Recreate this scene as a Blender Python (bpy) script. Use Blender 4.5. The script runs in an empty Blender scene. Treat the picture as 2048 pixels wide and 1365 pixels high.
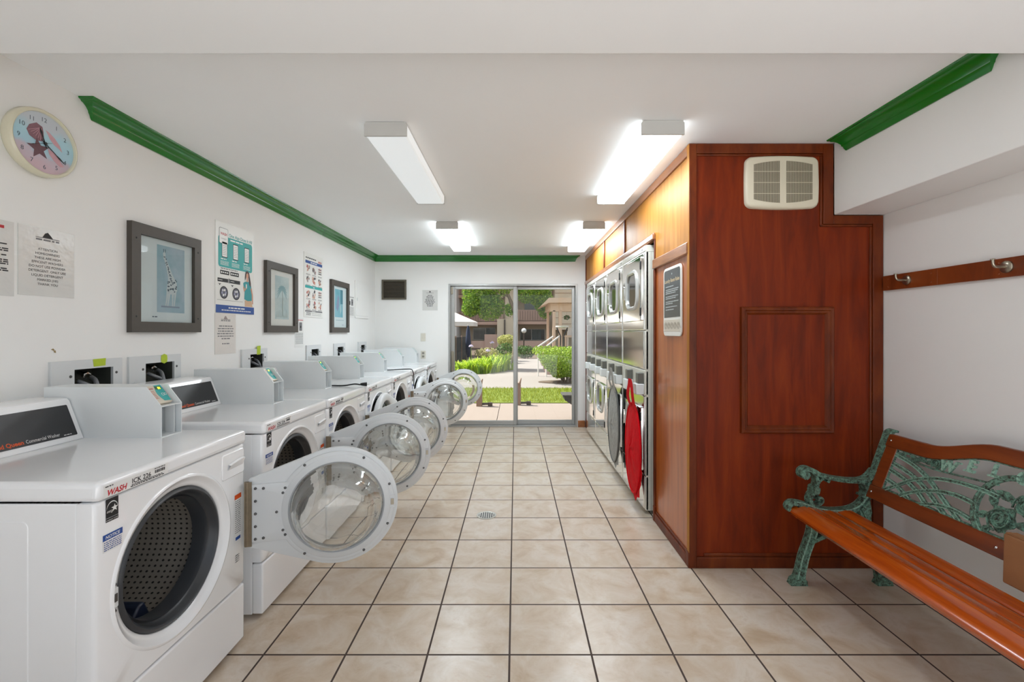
import bpy, bmesh, math, random
from math import sin, cos, pi, radians, sqrt, atan2, hypot
from mathutils import Vector, Matrix

RND = random.Random(11)
SC = bpy.context.scene
COL = SC.collection
H = 1.38            # eye height
F = 895.0           # focal length in pixels of the 2048 px wide frame
VX, VY = 1031.0, 664.0

def at(px, py, Y):
    """point at depth Y that the measured photo position corresponds to"""
    return Vector(((px - VX) * Y / F, Y, H - (py - VY) * Y / F))

# ------------------------------------------------------------------ materials
def lin(c):
    out = []
    for v in c[:3]:
        v = v / 255.0
        out.append(v / 12.92 if v <= 0.04045 else ((v + 0.055) / 1.055) ** 2.4)
    return (out[0], out[1], out[2], 1.0)

def new_mat(name):
    m = bpy.data.materials.new(name)
    m.use_nodes = True
    nt = m.node_tree
    nt.nodes.clear()
    return m, nt

def N(nt, typ, **kw):
    n = nt.nodes.new(typ)
    for k, v in kw.items():
        setattr(n, k, v)
    return n

def L(nt, a, b):
    nt.links.new(a, b)

def mixc(nt, fac, a, b):
    n = N(nt, 'ShaderNodeMix', data_type='RGBA')
    for key, val in ((0, fac), (6, a), (7, b)):
        if hasattr(val, 'links'):
            L(nt, val, n.inputs[key])
        else:
            n.inputs[key].default_value = val
    return n.outputs[2]

def math_n(nt, op, a, b=None, clamp=False):
    n = N(nt, 'ShaderNodeMath', operation=op, use_clamp=clamp)
    for i, v in enumerate((a, b)):
        if v is None:
            continue
        if hasattr(v, 'links'):
            L(nt, v, n.inputs[i])
        else:
            n.inputs[i].default_value = v
    return n.outputs[0]

def ramp(nt, fac, stops):
    n = N(nt, 'ShaderNodeValToRGB')
    el = n.color_ramp.elements
    while len(el) < len(stops):
        el.new(0.5)
    for e, (p, c) in zip(el, stops):
        e.position = p
        e.color = c
    L(nt, fac, n.inputs[0])
    return n.outputs[0]

def noise(nt, scale, detail=3, rough=0.55, vec=None, stretch=None, dist=0.0):
    tc = N(nt, 'ShaderNodeTexCoord')
    src = vec or tc.outputs['Object']
    if stretch:
        mp = N(nt, 'ShaderNodeMapping')
        mp.inputs['Scale'].default_value = stretch
        L(nt, src, mp.inputs[0])
        src = mp.outputs[0]
    n = N(nt, 'ShaderNodeTexNoise')
    n.inputs['Scale'].default_value = scale
    n.inputs['Detail'].default_value = detail
    n.inputs['Roughness'].default_value = rough
    n.inputs['Distortion'].default_value = dist
    L(nt, src, n.inputs['Vector'])
    return n.outputs[0]

def finish(nt, col, rough=0.5, metal=0.0, bump=None, bstr=0.2, bdist=0.01, coat=0.0, spec=0.5, emis=None, estr=0.0, trans=0.0, subs=0.0):
    p = N(nt, 'ShaderNodeBsdfPrincipled')
    o = N(nt, 'ShaderNodeOutputMaterial')
    if hasattr(col, 'links'):
        L(nt, col, p.inputs['Base Color'])
    else:
        p.inputs['Base Color'].default_value = col
    if hasattr(rough, 'links'):
        L(nt, rough, p.inputs['Roughness'])
    else:
        p.inputs['Roughness'].default_value = rough
    p.inputs['Metallic'].default_value = metal
    p.inputs['Coat Weight'].default_value = coat
    p.inputs['Coat Roughness'].default_value = 0.12
    p.inputs['Specular IOR Level'].default_value = spec
    p.inputs['Transmission Weight'].default_value = trans
    if emis is not None:
        p.inputs['Emission Color'].default_value = emis
        p.inputs['Emission Strength'].default_value = estr
    if bump is not None:
        b = N(nt, 'ShaderNodeBump')
        b.inputs['Strength'].default_value = bstr
        b.inputs['Distance'].default_value = bdist
        L(nt, bump, b.inputs['Height'])
        L(nt, b.outputs[0], p.inputs['Normal'])
    L(nt, p.outputs[0], o.inputs[0])
    return p

MATS = {}
def M(name, rgb=None, rough=0.5, metal=0.0, var=0.06, scale=6.0, bump=0.0, bscale=60.0, coat=0.0, spec=0.5, emis=None, estr=0.0):
    """plain surface with a little procedural variation"""
    if name in MATS:
        return MATS[name]
    m, nt = new_mat(name)
    c = lin(rgb)
    d = tuple(max(0.0, v * (1 - var)) for v in c[:3]) + (1,)
    l = tuple(min(1.0, v * (1 + var)) for v in c[:3]) + (1,)
    col = mixc(nt, noise(nt, scale), d, l)
    b = noise(nt, bscale, 2) if bump else None
    finish(nt, col, rough, metal, b, bump, 0.004, coat, spec, lin(emis) if emis else None, estr)
    MATS[name] = m
    return m

def wood(name, dark, mid, light, stretch, rough=0.3, coat=0.35, scale=3.0, spec=0.5):
    m, nt = new_mat(name)
    n1 = noise(nt, scale, 5, 0.6, stretch=stretch, dist=0.6)
    fine = noise(nt, scale * 9, 3, 0.6, stretch=stretch)
    blot = noise(nt, 1.6, 2, 0.5)
    c = ramp(nt, n1, [(0.3, lin(dark)), (0.5, lin(mid)), (0.72, lin(light))])
    c = mixc(nt, math_n(nt, 'MULTIPLY', fine, 0.35), c, lin(dark))
    c = mixc(nt, math_n(nt, 'MULTIPLY', blot, 0.3), c, lin(mid))
    finish(nt, c, rough, 0, fine, 0.05, 0.002, coat, spec)
    MATS[name] = m
    return m

# ------------------------------------------------------------------ mesh builder
TEXT_CACHE = {}
def text_geo(s, size, bold=0.0, shear=0.0, extrude=0.0, res=3):
    key = (s, size, bold, shear, extrude, res)
    if key in TEXT_CACHE:
        return TEXT_CACHE[key]
    cu = bpy.data.curves.new('t', 'FONT')
    cu.body = s
    cu.size = size
    cu.offset = bold * size
    cu.shear = shear
    cu.extrude = extrude
    cu.resolution_u = res
    cu.fill_mode = 'BOTH' if extrude else 'FRONT'
    ob = bpy.data.objects.new('t', cu)
    COL.objects.link(ob)
    dg = bpy.context.evaluated_depsgraph_get()
    me = ob.evaluated_get(dg).to_mesh()
    vs = [tuple(v.co) for v in me.vertices]
    fs = [tuple(p.vertices) for p in me.polygons]
    ob.evaluated_get(dg).to_mesh_clear()
    bpy.data.objects.remove(ob)
    bpy.data.curves.remove(cu)
    TEXT_CACHE[key] = (vs, fs)
    return vs, fs

ID3 = lambda a, b, c: (a, b, c)

class MB:
    def __init__(s, mp=ID3):
        s.v, s.f, s.m, s.mp = [], [], [], mp
    def add(s, vs, fs, m=0, mp=None):
        mp = mp or s.mp
        b = len(s.v)
        s.v += [mp(*p) for p in vs]
        for f in fs:
            s.f.append(tuple(b + i for i in f))
            s.m.append(m)
        return s
    def box(s, x0, x1, y0, y1, z0, z1, m=0, mp=None):
        vs = [(x, y, z) for x in (x0, x1) for y in (y0, y1) for z in (z0, z1)]
        fs = [(0, 1, 3, 2), (4, 6, 7, 5), (0, 4, 5, 1), (2, 3, 7, 6), (0, 2, 6, 4), (1, 5, 7, 3)]
        return s.add(vs, fs, m, mp)
    def prism(s, poly, c0, c1, m=0, mp=None):
        n = len(poly)
        vs = [(a, b, c0) for a, b in poly] + [(a, b, c1) for a, b in poly]
        fs = [tuple(range(n - 1, -1, -1)), tuple(range(n, 2 * n))]
        fs += [(i, (i + 1) % n, n + (i + 1) % n, n + i) for i in range(n)]
        return s.add(vs, fs, m, mp)
    def poly(s, poly, c, m=0, mp=None):
        return s.add([(a, b, c) for a, b in poly], [tuple(range(len(poly)))], m, mp)
    def rect(s, x0, x1, y0, y1, c, m=0):
        return s.poly([(x0, y0), (x1, y0), (x1, y1), (x0, y1)], c, m)
    def disc(s, x, y, r, c, m=0, n=24, ry=None):
        ry = ry or r
        return s.poly([(x + r * cos(2 * pi * i / n), y + ry * sin(2 * pi * i / n)) for i in range(n)], c, m)
    def ring(s, x, y, r0, r1, c, m=0, n=32):
        vs = []
        for i in range(n):
            a = 2 * pi * i / n
            vs += [(x + r0 * cos(a), y + r0 * sin(a), c), (x + r1 * cos(a), y + r1 * sin(a), c)]
        fs = [(2 * i, 2 * i + 1, (2 * i + 3) % (2 * n), (2 * i + 2) % (2 * n)) for i in range(n)]
        return s.add(vs, fs, m)
    def lathe(s, prof, n=32, m=0, cx=0, cy=0, mp=None, close=False):
        """profile of (r, h) spun about the local c axis through (cx, cy)"""
        vs = []
        k = len(prof)
        for i in range(n):
            a = 2 * pi * i / n
            vs += [(cx + r * cos(a), cy + r * sin(a), h) for r, h in prof]
        fs = []
        for i in range(n):
            j = (i + 1) % n
            for q in range(k - 1 if not close else k):
                w = (q + 1) % k
                fs.append((i * k + q, j * k + q, j * k + w, i * k + w))
        if not close:
            if prof[0][0] > 1e-5:
                pass
        return s.add(vs, fs, m, mp)
    def cyl(s, cx, cy, r, c0, c1, n=20, m=0, mp=None):
        return s.prism([(cx + r * cos(2 * pi * i / n), cy + r * sin(2 * pi * i / n)) for i in range(n)], c0, c1, m, mp)
    def strip(s, path, t, c0, c1, m=0, mp=None):
        """flat band following a 2D path: thickness t in the plane, from c0 to c1 across it"""
        n = len(path)
        ts = t if isinstance(t, (list, tuple)) else [t] * n
        A, B = [], []
        for i in range(n):
            a = path[max(0, i - 1)]
            b = path[min(n - 1, i + 1)]
            dx, dy = b[0] - a[0], b[1] - a[1]
            l = hypot(dx, dy) or 1e-9
            nx, ny = -dy / l * ts[i] / 2, dx / l * ts[i] / 2
            A.append((path[i][0] + nx, path[i][1] + ny))
            B.append((path[i][0] - nx, path[i][1] - ny))
        vs = []
        for i in range(n):
            vs += [A[i] + (c0,), B[i] + (c0,), B[i] + (c1,), A[i] + (c1,)]
        fs = [(0, 1, 2, 3), tuple(4 * (n - 1) + k for k in (3, 2, 1, 0))]
        for i in range(n - 1):
            a, b = 4 * i, 4 * (i + 1)
            for k in range(4):
                fs.append((a + k, b + k, b + (k + 1) % 4, a + (k + 1) % 4))
        return s.add(vs, fs, m, mp)
    def tube(s, pts, r, n=8, m=0, mp=None, caps=True, closed=False):
        pts = [Vector(p) for p in pts]
        k = len(pts)
        rs = r if isinstance(r, (list, tuple)) else [r] * k
        t0 = (pts[1] - pts[0]).normalized()
        up = Vector((0, 0, 1)) if abs(t0.z) < 0.9 else Vector((1, 0, 0))
        u = t0.cross(up).normalized()
        vs = []
        for i in range(k):
            if closed:
                t = (pts[(i + 1) % k] - pts[i - 1]).normalized()
            else:
                t = (pts[min(i + 1, k - 1)] - pts[max(i - 1, 0)]).normalized()
            u = (u - t * u.dot(t)).normalized()
            w = t.cross(u)
            for j in range(n):
                a = 2 * pi * j / n
                vs.append(tuple(pts[i] + (u * cos(a) + w * sin(a)) * rs[i]))
        fs = []
        for i in range(k if closed else k - 1):
            for j in range(n):
                a, b = i * n + j, i * n + (j + 1) % n
                c, d = ((i + 1) % k) * n + (j + 1) % n, ((i + 1) % k) * n + j
                fs.append((a, b, c, d))
        if caps and not closed:
            fs.append(tuple(range(n - 1, -1, -1)))
            fs.append(tuple((k - 1) * n + j for j in range(n)))
        return s.add(vs, fs, m, mp)
    def text(s, st, x, y, size, c, m=0, align='L', bold=0.0, shear=0.0, extrude=0.0, width=None, res=3):
        vs, fs = text_geo(st, size, bold, shear, extrude, res)
        if not vs:
            return s
        x0 = min(v[0] for v in vs)
        x1 = max(v[0] for v in vs)
        k = (width / (x1 - x0)) if width else 1.0
        off = x - x0 * k if align == 'L' else (x - (x0 + x1) / 2 * k if align == 'C' else x - x1 * k)
        return s.add([(v[0] * k + off, v[1] + y, v[2] + c) for v in vs], fs, m)
    def words(s, x0, x1, y, h, c, m=0, rnd=None, gap=None, align='L', wlen=(1.5, 5)):
        """a line of print too small to read: a run of little word blocks"""
        rnd = rnd or RND
        ws, x = [], x0
        while x < x1:
            w = min(h * rnd.uniform(*wlen), x1 - x)
            if w < h * 0.8:
                break
            ws.append((x, x + w))
            x += w + h * 0.75
        if not ws:
            return s
        sh = (x1 - ws[-1][1]) * (0.5 if align == 'C' else 0)
        for a, b in ws:
            s.rect(a + sh, b + sh, y, y + h, c, m)
        return s
    def build(s, name, mats, parent=None, smooth=35, bevel=0.0, seg=2, mat4=None, recalc=True, weld=False):
        me = bpy.data.meshes.new(name)
        me.from_pydata(s.v, [], s.f)
        mats = mats if isinstance(mats, (list, tuple)) else [mats]
        for m in mats:
            me.materials.append(m)
        if len(mats) > 1:
            me.polygons.foreach_set('material_index', s.m)
        if recalc or weld:
            bm = bmesh.new()
            bm.from_mesh(me)
            if weld:
                bmesh.ops.remove_doubles(bm, verts=bm.verts, dist=1e-5)
            if recalc:
                bmesh.ops.recalc_face_normals(bm, faces=bm.faces)
            bm.to_mesh(me)
            bm.free()
        me.update()
        if smooth:
            me.polygons.foreach_set('use_smooth', [True] * len(me.polygons))
            me.set_sharp_from_angle(angle=radians(smooth))
        o = bpy.data.objects.new(name, me)
        COL.objects.link(o)
        if parent is not None:
            o.parent = parent
        if mat4 is not None:
            o.matrix_basis = mat4
        if bevel:
            b = o.modifiers.new('Bevel', 'BEVEL')
            b.width = bevel
            b.segments = seg
            b.limit_method = 'ANGLE'
            b.angle_limit = radians(40)
            b.harden_normals = False
        return o

def tag(o, label, cat, group=None, kind=None):
    o['label'] = label
    o['category'] = cat
    if group:
        o['group'] = group
    if kind:
        o['kind'] = kind
    return o

def struct(o, label, cat):
    return tag(o, label, cat, None, 'structure')

def empty(name, loc=(0, 0, 0), rz=0.0, mat4=None):
    o = bpy.data.objects.new(name, None)
    COL.objects.link(o)
    o.empty_display_size = 0.05
    if mat4 is not None:
        o.matrix_basis = mat4
    else:
        o.location = loc
        o.rotation_euler = (0, 0, rz)
    return o

def copy_tree(o, parent=None):
    kids = [c for c in COL.objects if c.parent == o]
    c = o.copy()
    COL.objects.link(c)
    if parent is not None:
        c.parent = parent
    for k in kids:
        copy_tree(k, c)
    return c

def facing(origin, side):
    """local x to the viewer's right, y up, z out of the wall"""
    cols = {'left': ((0, 1, 0), (0, 0, 1), (1, 0, 0)),      # left wall, looks to +X
            'right': ((0, -1, 0), (0, 0, 1), (-1, 0, 0)),   # right wall, looks to -X
            'far': ((1, 0, 0), (0, 0, 1), (0, -1, 0))}[side]
    m = Matrix.Identity(4)
    for j, cvec in enumerate(cols):
        for i in range(3):
            m[i][j] = cvec[i]
    m.translation = Vector(origin)
    return m

def spline(pts, n=6, closed=False):
    """Catmull-Rom through pts (tuples of any dimension)"""
    out = []
    k = len(pts)
    rng = range(k if closed else k - 1)
    for i in rng:
        p0 = pts[(i - 1) % k] if closed else pts[max(i - 1, 0)]
        p1, p2 = pts[i], pts[(i + 1) % k]
        p3 = pts[(i + 2) % k] if closed else pts[min(i + 2, k - 1)]
        for q in range(n):
            t = q / n
            out.append(tuple(0.5 * (2 * b + (c - a) * t + (2 * a - 5 * b + 4 * c - d) * t * t + (3 * b - a - 3 * c + d) * t ** 3)
                             for a, b, c, d in zip(p0, p1, p2, p3)))
    if not closed:
        out.append(tuple(pts[-1]))
    return out

def rrect(x0, x1, y0, y1, r, n=5):
    out = []
    for cx, cy, a0 in ((x1 - r, y1 - r, 0), (x0 + r, y1 - r, 90), (x0 + r, y0 + r, 180), (x1 - r, y0 + r, 270)):
        for i in range(n + 1):
            a = radians(a0 + 90 * i / n)
            out.append((cx + r * cos(a), cy + r * sin(a)))
    return out
# ================================================================== materials
WHITE_WALL = M('wall_paint', (236, 236, 234), 0.55, var=0.025, scale=2.5, bump=0.03, bscale=120)
CEIL_PAINT = M('ceiling_paint', (247, 248, 248), 0.7, var=0.02, scale=2, bump=0.03, bscale=140)
GREEN = M('green_gloss_paint', (14, 110, 26), 0.22, var=0.1, scale=9, coat=0.3)
ENAMEL = M('white_enamel', (240, 241, 242), 0.16, var=0.015, scale=2, coat=0.5)
ENAMEL2 = M('white_plastic', (214, 217, 218), 0.3, var=0.02, scale=3)
GREYBOX = M('grey_enamel_meter', (224, 228, 229), 0.35, var=0.02, scale=4, bump=0.03, bscale=300)
DARKP = M('charcoal_plastic', (44, 45, 47), 0.35, var=0.08, scale=20)
BLACK = M('black_rubber', (18, 18, 20), 0.45, var=0.1, scale=20)
GASKET = M('grey_rubber_gasket', (52, 54, 57), 0.38, var=0.08, scale=14)
INK = M('black_ink', (32, 32, 34), 0.6, var=0.05)
INKG = M('grey_ink', (118, 118, 120), 0.6, var=0.05)
REDI = M('red_ink', (190, 36, 46), 0.5, var=0.05)
ORANGE = M('orange_ink', (212, 84, 30), 0.5, var=0.05)
BLUEI = M('blue_ink', (38, 78, 150), 0.5, var=0.05)
TEAL = M('teal_ink', (52, 168, 166), 0.5, var=0.06)
PAPER = M('white_paper', (228, 228, 226), 0.55, var=0.02)
PLASTICSLEEVE = M('plastic_sleeve', (212, 212, 209), 0.2, var=0.05, scale=12, bump=0.35, bscale=24)
CARD = M('poster_board', (232, 232, 228), 0.35, var=0.02)
STEEL = M('brushed_nickel', (176, 168, 152), 0.3, 1.0, var=0.08, scale=14)
CHROME = M('chrome', (205, 205, 205), 0.12, 1.0, var=0.04)
HINGE = M('worn_hinge_steel', (128, 116, 98), 0.4, 0.9, var=0.25, scale=40)
ALU = M('mill_aluminium', (172, 172, 170), 0.38, 0.55, var=0.05, scale=20)
SCREW = M('dull_screw_steel', (92, 92, 92), 0.35, 0.8, var=0.1)
STAIN = M('polished_stainless', (244, 244, 242), 0.1, 1.0, var=0.02, scale=3, bump=0.012, bscale=7)
CREAM = M('cream_enamel', (216, 215, 204), 0.3, var=0.03, scale=3)
WOODF = wood('red_mahogany_veneer', (84, 24, 0), (124, 40, 2), (144, 56, 6), (5, 5, 0.55), rough=.5, coat=.03, spec=.25)
WOODT = wood('dark_mahogany_trim', (72, 25, 2), (108, 42, 6), (128, 58, 14), (4, 4, 1.2), rough=.45, coat=.05, spec=.3)
WOODH = wood('honey_veneer', (148, 94, 32), (178, 120, 48), (194, 140, 66), (6, 6, 0.4), rough=.5, coat=0, spec=.2)
WOODL = wood('sheen_lightened_veneer', (140, 70, 26), (178, 96, 40), (196, 116, 56), (6, 6, 0.4), rough=.3, coat=.3)  # front veneer repeated lighter, sheen of the bright door put into its colour
WOODM = wood('brown_trim_board', (120, 70, 36), (158, 100, 58), (182, 124, 78), (2, 1, 6))
WOODS = wood('varnished_bench_slat', (136, 50, 6), (186, 80, 12), (206, 104, 24), (8, 0.6, 8), rough=0.22, coat=0.6)
WOODR = wood('red_brown_rail', (90, 36, 9), (128, 58, 18), (146, 72, 26), (3, 0.6, 5), rough=0.35)
TAPE = M('lime_tape', (178, 200, 40), 0.5, var=0.12, scale=60)
HOSE = M('braided_hose', (120, 122, 126), 0.4, 0.4, var=0.35, scale=240, bump=0.5, bscale=260)

def mat_floor():
    m, nt = new_mat('beige_stone_tile')
    tc = N(nt, 'ShaderNodeTexCoord')
    sep = N(nt, 'ShaderNodeSeparateXYZ')
    L(nt, tc.outputs['Object'], sep.inputs[0])
    TX, TY, X0, Y0 = 0.35, 0.3516, -0.0255, 1.9104
    u = math_n(nt, 'DIVIDE', math_n(nt, 'SUBTRACT', sep.outputs[0], X0 - 35 * TX), TX)
    v = math_n(nt, 'DIVIDE', math_n(nt, 'SUBTRACT', sep.outputs[1], Y0 - 35 * TY), TY)
    def edge(w):
        fr = math_n(nt, 'FRACT', w)
        return math_n(nt, 'MINIMUM', fr, math_n(nt, 'SUBTRACT', 1.0, fr))
    e = math_n(nt, 'MINIMUM', edge(u), edge(v))
    mr = N(nt, 'ShaderNodeMapRange', interpolation_type='SMOOTHSTEP')
    mr.inputs['From Min'].default_value = 0.0105
    mr.inputs['From Max'].default_value = 0.0140
    L(nt, e, mr.inputs['Value'])
    tile = mr.outputs[0]
    cell = N(nt, 'ShaderNodeCombineXYZ')
    L(nt, math_n(nt, 'FLOOR', u), cell.inputs[0])
    L(nt, math_n(nt, 'FLOOR', v), cell.inputs[1])
    wn = N(nt, 'ShaderNodeTexWhiteNoise', noise_dimensions='3D')
    L(nt, cell.outputs[0], wn.inputs['Vector'])
    # each tile samples its own part of the stone pattern
    sc = N(nt, 'ShaderNodeVectorMath', operation='SCALE')
    sc.inputs['Scale'].default_value = 3.7
    L(nt, wn.outputs['Color'], sc.inputs[0])
    ad = N(nt, 'ShaderNodeVectorMath', operation='ADD')
    L(nt, tc.outputs['Object'], ad.inputs[0])
    L(nt, sc.outputs[0], ad.inputs[1])
    big = noise(nt, 6.5, 5, 0.62, vec=ad.outputs[0], dist=0.5)
    sm = noise(nt, 30, 4, 0.6, vec=ad.outputs[0], stretch=(1, 1.6, 1))
    c = ramp(nt, big, [(0.28, lin((182, 158, 131))), (0.45, lin((199, 181, 159))), (0.62, lin((210, 198, 183))), (0.8, lin((184, 163, 139)))])
    sp = ramp(nt, sm, [(0.60, (0, 0, 0, 1)), (0.78, (0.45, 0.45, 0.45, 1))])
    c = mixc(nt, sp, c, lin((186, 150, 112)))
    c = mixc(nt, math_n(nt, 'MULTIPLY', wn.outputs['Value'], 0.16), c, lin((205, 184, 160)))
    col = mixc(nt, tile, lin((66, 50, 42)), c)
    hgt = math_n(nt, 'ADD', math_n(nt, 'MULTIPLY', tile, 1.0), math_n(nt, 'MULTIPLY', big, 0.35))
    rough = math_n(nt, 'SUBTRACT', 0.75, math_n(nt, 'MULTIPLY', tile, 0.46))
    finish(nt, col, rough, 0, hgt, 0.22, 0.003)
    return m

def mat_glass(name, tint=(250, 252, 251), fac=0.1):
    m, nt = new_mat(name)
    t = N(nt, 'ShaderNodeBsdfTransparent')
    t.inputs[0].default_value = lin(tint)
    g = N(nt, 'ShaderNodeBsdfGlossy')
    g.inputs['Roughness'].default_value = 0.02
    fr = N(nt, 'ShaderNodeFresnel')
    fr.inputs[0].default_value = 1.45
    mx = N(nt, 'ShaderNodeMixShader')
    L(nt, math_n(nt, 'MULTIPLY', fr.outputs[0], fac * 10), mx.inputs[0])
    L(nt, t.outputs[0], mx.inputs[1])
    L(nt, g.outputs[0], mx.inputs[2])
    o = N(nt, 'ShaderNodeOutputMaterial')
    L(nt, mx.outputs[0], o.inputs[0])
    return m
PANE = mat_glass('window_glass', fac=0.07)
PICGLASS = mat_glass('picture_glass', fac=0.05)

def mat_bowl():
    m, nt = new_mat('moulded_door_glass')
    g = N(nt, 'ShaderNodeBsdfGlass')
    g.inputs['IOR'].default_value = 1.47
    g.inputs['Roughness'].default_value = 0.0
    g.inputs['Color'].default_value = (0.97, 0.98, 0.98, 1)
    t = N(nt, 'ShaderNodeBsdfTransparent')
    mx = N(nt, 'ShaderNodeMixShader')
    mx.inputs[0].default_value = 0.12
    L(nt, g.outputs[0], mx.inputs[1])
    L(nt, t.outputs[0], mx.inputs[2])
    o = N(nt, 'ShaderNodeOutputMaterial')
    L(nt, mx.outputs[0], o.inputs[0])
    return m
BOWL = mat_bowl()

# ================================================================== room shell
LX, RX, FY, CZ = -2.038, 2.146, 6.49, 2.48
BACK = -.40
WX = 1.010          # face of the wood partition
CAB = 2.606         # front of the wood partition
SOFX, SOFZ = 1.855, 2.061

fl = MB().box(LX - .2, RX + .2, BACK, FY + .02, -.1, 0)
struct(fl.build('floor', mat_floor()), 'beige stone-look floor tiles with dark brown grout', 'floor')
ce = MB().box(LX - .2, RX + .2, BACK, FY + .1, CZ, CZ + .15)
struct(ce.build('ceiling', CEIL_PAINT), 'smooth white painted ceiling', 'ceiling')
bmw = MB().box(LX, RX, 1.20, 1.577, 2.36, CZ)
struct(bmw.build('ceiling_beam', CEIL_PAINT, bevel=.004), 'white dropped beam crossing the whole ceiling close overhead', 'beam')

# left wall, with the valve-box recesses cut out of it
VALVES = [(1.951, 2.306), (2.347, 2.710), (3.316, 3.655), (4.343, 4.665), (4.997, 5.330), (5.772, 6.090)]
VZ0, VZ1 = 1.045, 1.205
wl = MB()
wl.box(LX - .2, LX, BACK, FY + .1, 0, VZ0)
wl.box(LX - .2, LX, BACK, FY + .1, VZ1, CZ)
prev = BACK
for a, b in VALVES:
    o0, o1 = a + .105, b - .052
    wl.box(LX - .2, LX, prev, o0, VZ0, VZ1)
    prev = o1
wl.box(LX - .2, LX, prev, FY + .1, VZ0, VZ1)
struct(wl.build('wall_left', WHITE_WALL), 'white wall behind the row of washers', 'wall')

# far wall with the sliding-door opening
DX0, DX1, DZ = -.972, .899, 2.076
wf = MB()
wf.box(LX, DX0, FY, FY + .14, 0, CZ)
wf.box(DX1, RX, FY, FY + .14, 0, CZ)
wf.box(DX0, DX1, FY, FY + .14, DZ, CZ)
struct(wf.build('wall_far', WHITE_WALL), 'white end wall around the glass sliding door', 'wall')
wr = MB().box(RX, RX + .2, BACK, FY + .1, 0, CZ)
struct(wr.build('wall_right', WHITE_WALL), 'white side wall behind the bench', 'wall')
sf = MB().box(SOFX, RX, BACK, CAB, SOFZ, CZ)
struct(sf.build('wall_soffit', WHITE_WALL, bevel=.003), 'boxed white soffit along the top of the bench wall', 'soffit')
bb = MB().box(.905, 1.005, FY - .03, FY, 0, .095)
struct(bb.build('baseboard_far', WOODM, bevel=.004), 'short wood baseboard block beside the glass door', 'baseboard')

# green crown mouldings with returned ends
CROWN = [(0, .084), (.006, .084), (.012, .072), (.016, .060), (.020, .056), (.022, .046), (.034, .030), (.046, .020),
         (.056, .016), (.060, .010), (.068, .008), (.070, 0), (0, 0)]
def crown(name, p, d, out, l0, l1, s0, s1, label):
    """p start, d run direction, out away from wall; s = -1/+1 outside return, +9 inside mitre"""
    p, d, out = Vector(p), Vector(d), Vector(out)
    secs = []
    prof = CROWN[:-1]
    def pt(l, o, dr):
        q = p + d * l + out * o
        return (q.x, q.y, CZ - dr)
    secs.append([pt(l0 + (o if s0 == 'in' else -o if s0 == 'ret' else 0), o, dr) for o, dr in prof])
    secs.append([pt(l1 + (-o if s1 == 'in' else o if s1 == 'ret' else 0), o, dr) for o, dr in prof])
    if s0 == 'ret':
        secs.insert(0, [pt(l0 - o, 0, dr) for o, dr in prof])
    if s1 == 'ret':
        secs.append([pt(l1 + o, 0, dr) for o, dr in prof])
    vs = [q for s in secs for q in s]
    k = len(prof)
    fs = []
    for i in range(len(secs) - 1):
        for j in range(k - 1):
            fs.append((i * k + j, (i + 1) * k + j, (i + 1) * k + j + 1, i * k + j + 1))
    mb = MB()
    mb.add(vs, fs)
    o = mb.build(name, GREEN, smooth=28)
    return struct(o, label, 'crown moulding')
crown('trim_1', (LX, 0, 0), (0, 1, 0), (1, 0, 0), 2.155, FY, 'ret', 'in', 'green crown moulding above the washers')
crown('trim_2', (0, FY, 0), (1, 0, 0), (0, -1, 0), LX, .86, 'in', 'ret', 'green crown moulding above the glass door')
crown('trim_3', (SOFX, 0, 0), (0, 1, 0), (-1, 0, 0), 1.75, 2.50, 'ret', 'ret', 'short length of green crown moulding on the soffit')

wb = MB().box(LX, -1.05, BACK, BACK + .12, 0, CZ)  # unseen wall added to hold entrance light off the closest washer's side
struct(wb.build('wall_back_blocker', WHITE_WALL), 'unseen white wall added behind the camera to shade the closest washer', 'wall')

# ------------------------------------------------------------------ wood partition around the dryers
wp = empty('wall_wood_partition', (WX, CAB, 0))
struct(wp, 'mahogany panelled partition boxing in the dryers', 'partition')
def wbox(name, mat, boxes, bevel=.003):
    mb = MB()
    for b in boxes:
        mb.box(b[0] - WX, b[1] - WX, b[2] - CAB, b[3] - CAB, b[4], b[5])
    return mb.build(name, mat, wp, bevel=bevel)
OP0, OP1, OPZ = 3.285, 6.27, 2.06
mb = MB(lambda a, b, c: (a - WX, c - CAB, b))
mb.prism([(WX + .012, 0), (RX - .002, 0), (RX - .002, SOFZ - .001), (SOFX - .001, SOFZ - .001), (SOFX - .001, CZ - .001), (WX + .012, CZ - .001)], CAB + .014, CAB + .05)
mb.build('front_panel', WOODF, wp)
# trim boards on the front
fr = .0
mb = MB(lambda a, b, c: (a - WX, c - CAB, b))
def board(x0, x1, z0, z1, t=0.0):
    mb.box(x0, x1, z0, z1, CAB + t, CAB + .03)
board(WX + .002, WX + .046, 0, CZ - .002)
board(WX + .046, SOFX - .061, CZ - .059, CZ - .002)
board(SOFX - .061, SOFX - .002, SOFZ - .052, CZ - .002)
board(SOFX - .002, RX - .062, SOFZ - .052, SOFZ - .002)
board(RX - .062, RX - .003, 0, SOFZ - .002)
board(WX + .046, RX - .062, 0, .064)
mb.build('face_trim', WOODT, wp, bevel=.003)
mb = MB(lambda a, b, c: (a - WX, c - CAB, b))
def bead(x0, x1, z0, z1):
    mb.box(x0, x1, z0, z1, CAB + .006, CAB + .03)
bead(WX + .046, SOFX - .061, CZ - .072, CZ - .059)
bead(SOFX - .075, SOFX - .061, SOFZ - .066, CZ - .072)
bead(SOFX - .075, RX - .062, SOFZ - .066, SOFZ - .052)
bead(RX - .076, RX - .062, .064, SOFZ - .066)
bead(WX + .090, RX - .076, .064, .084)
mb.build('inner_bead', WOODT, wp, bevel=.004)
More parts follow.
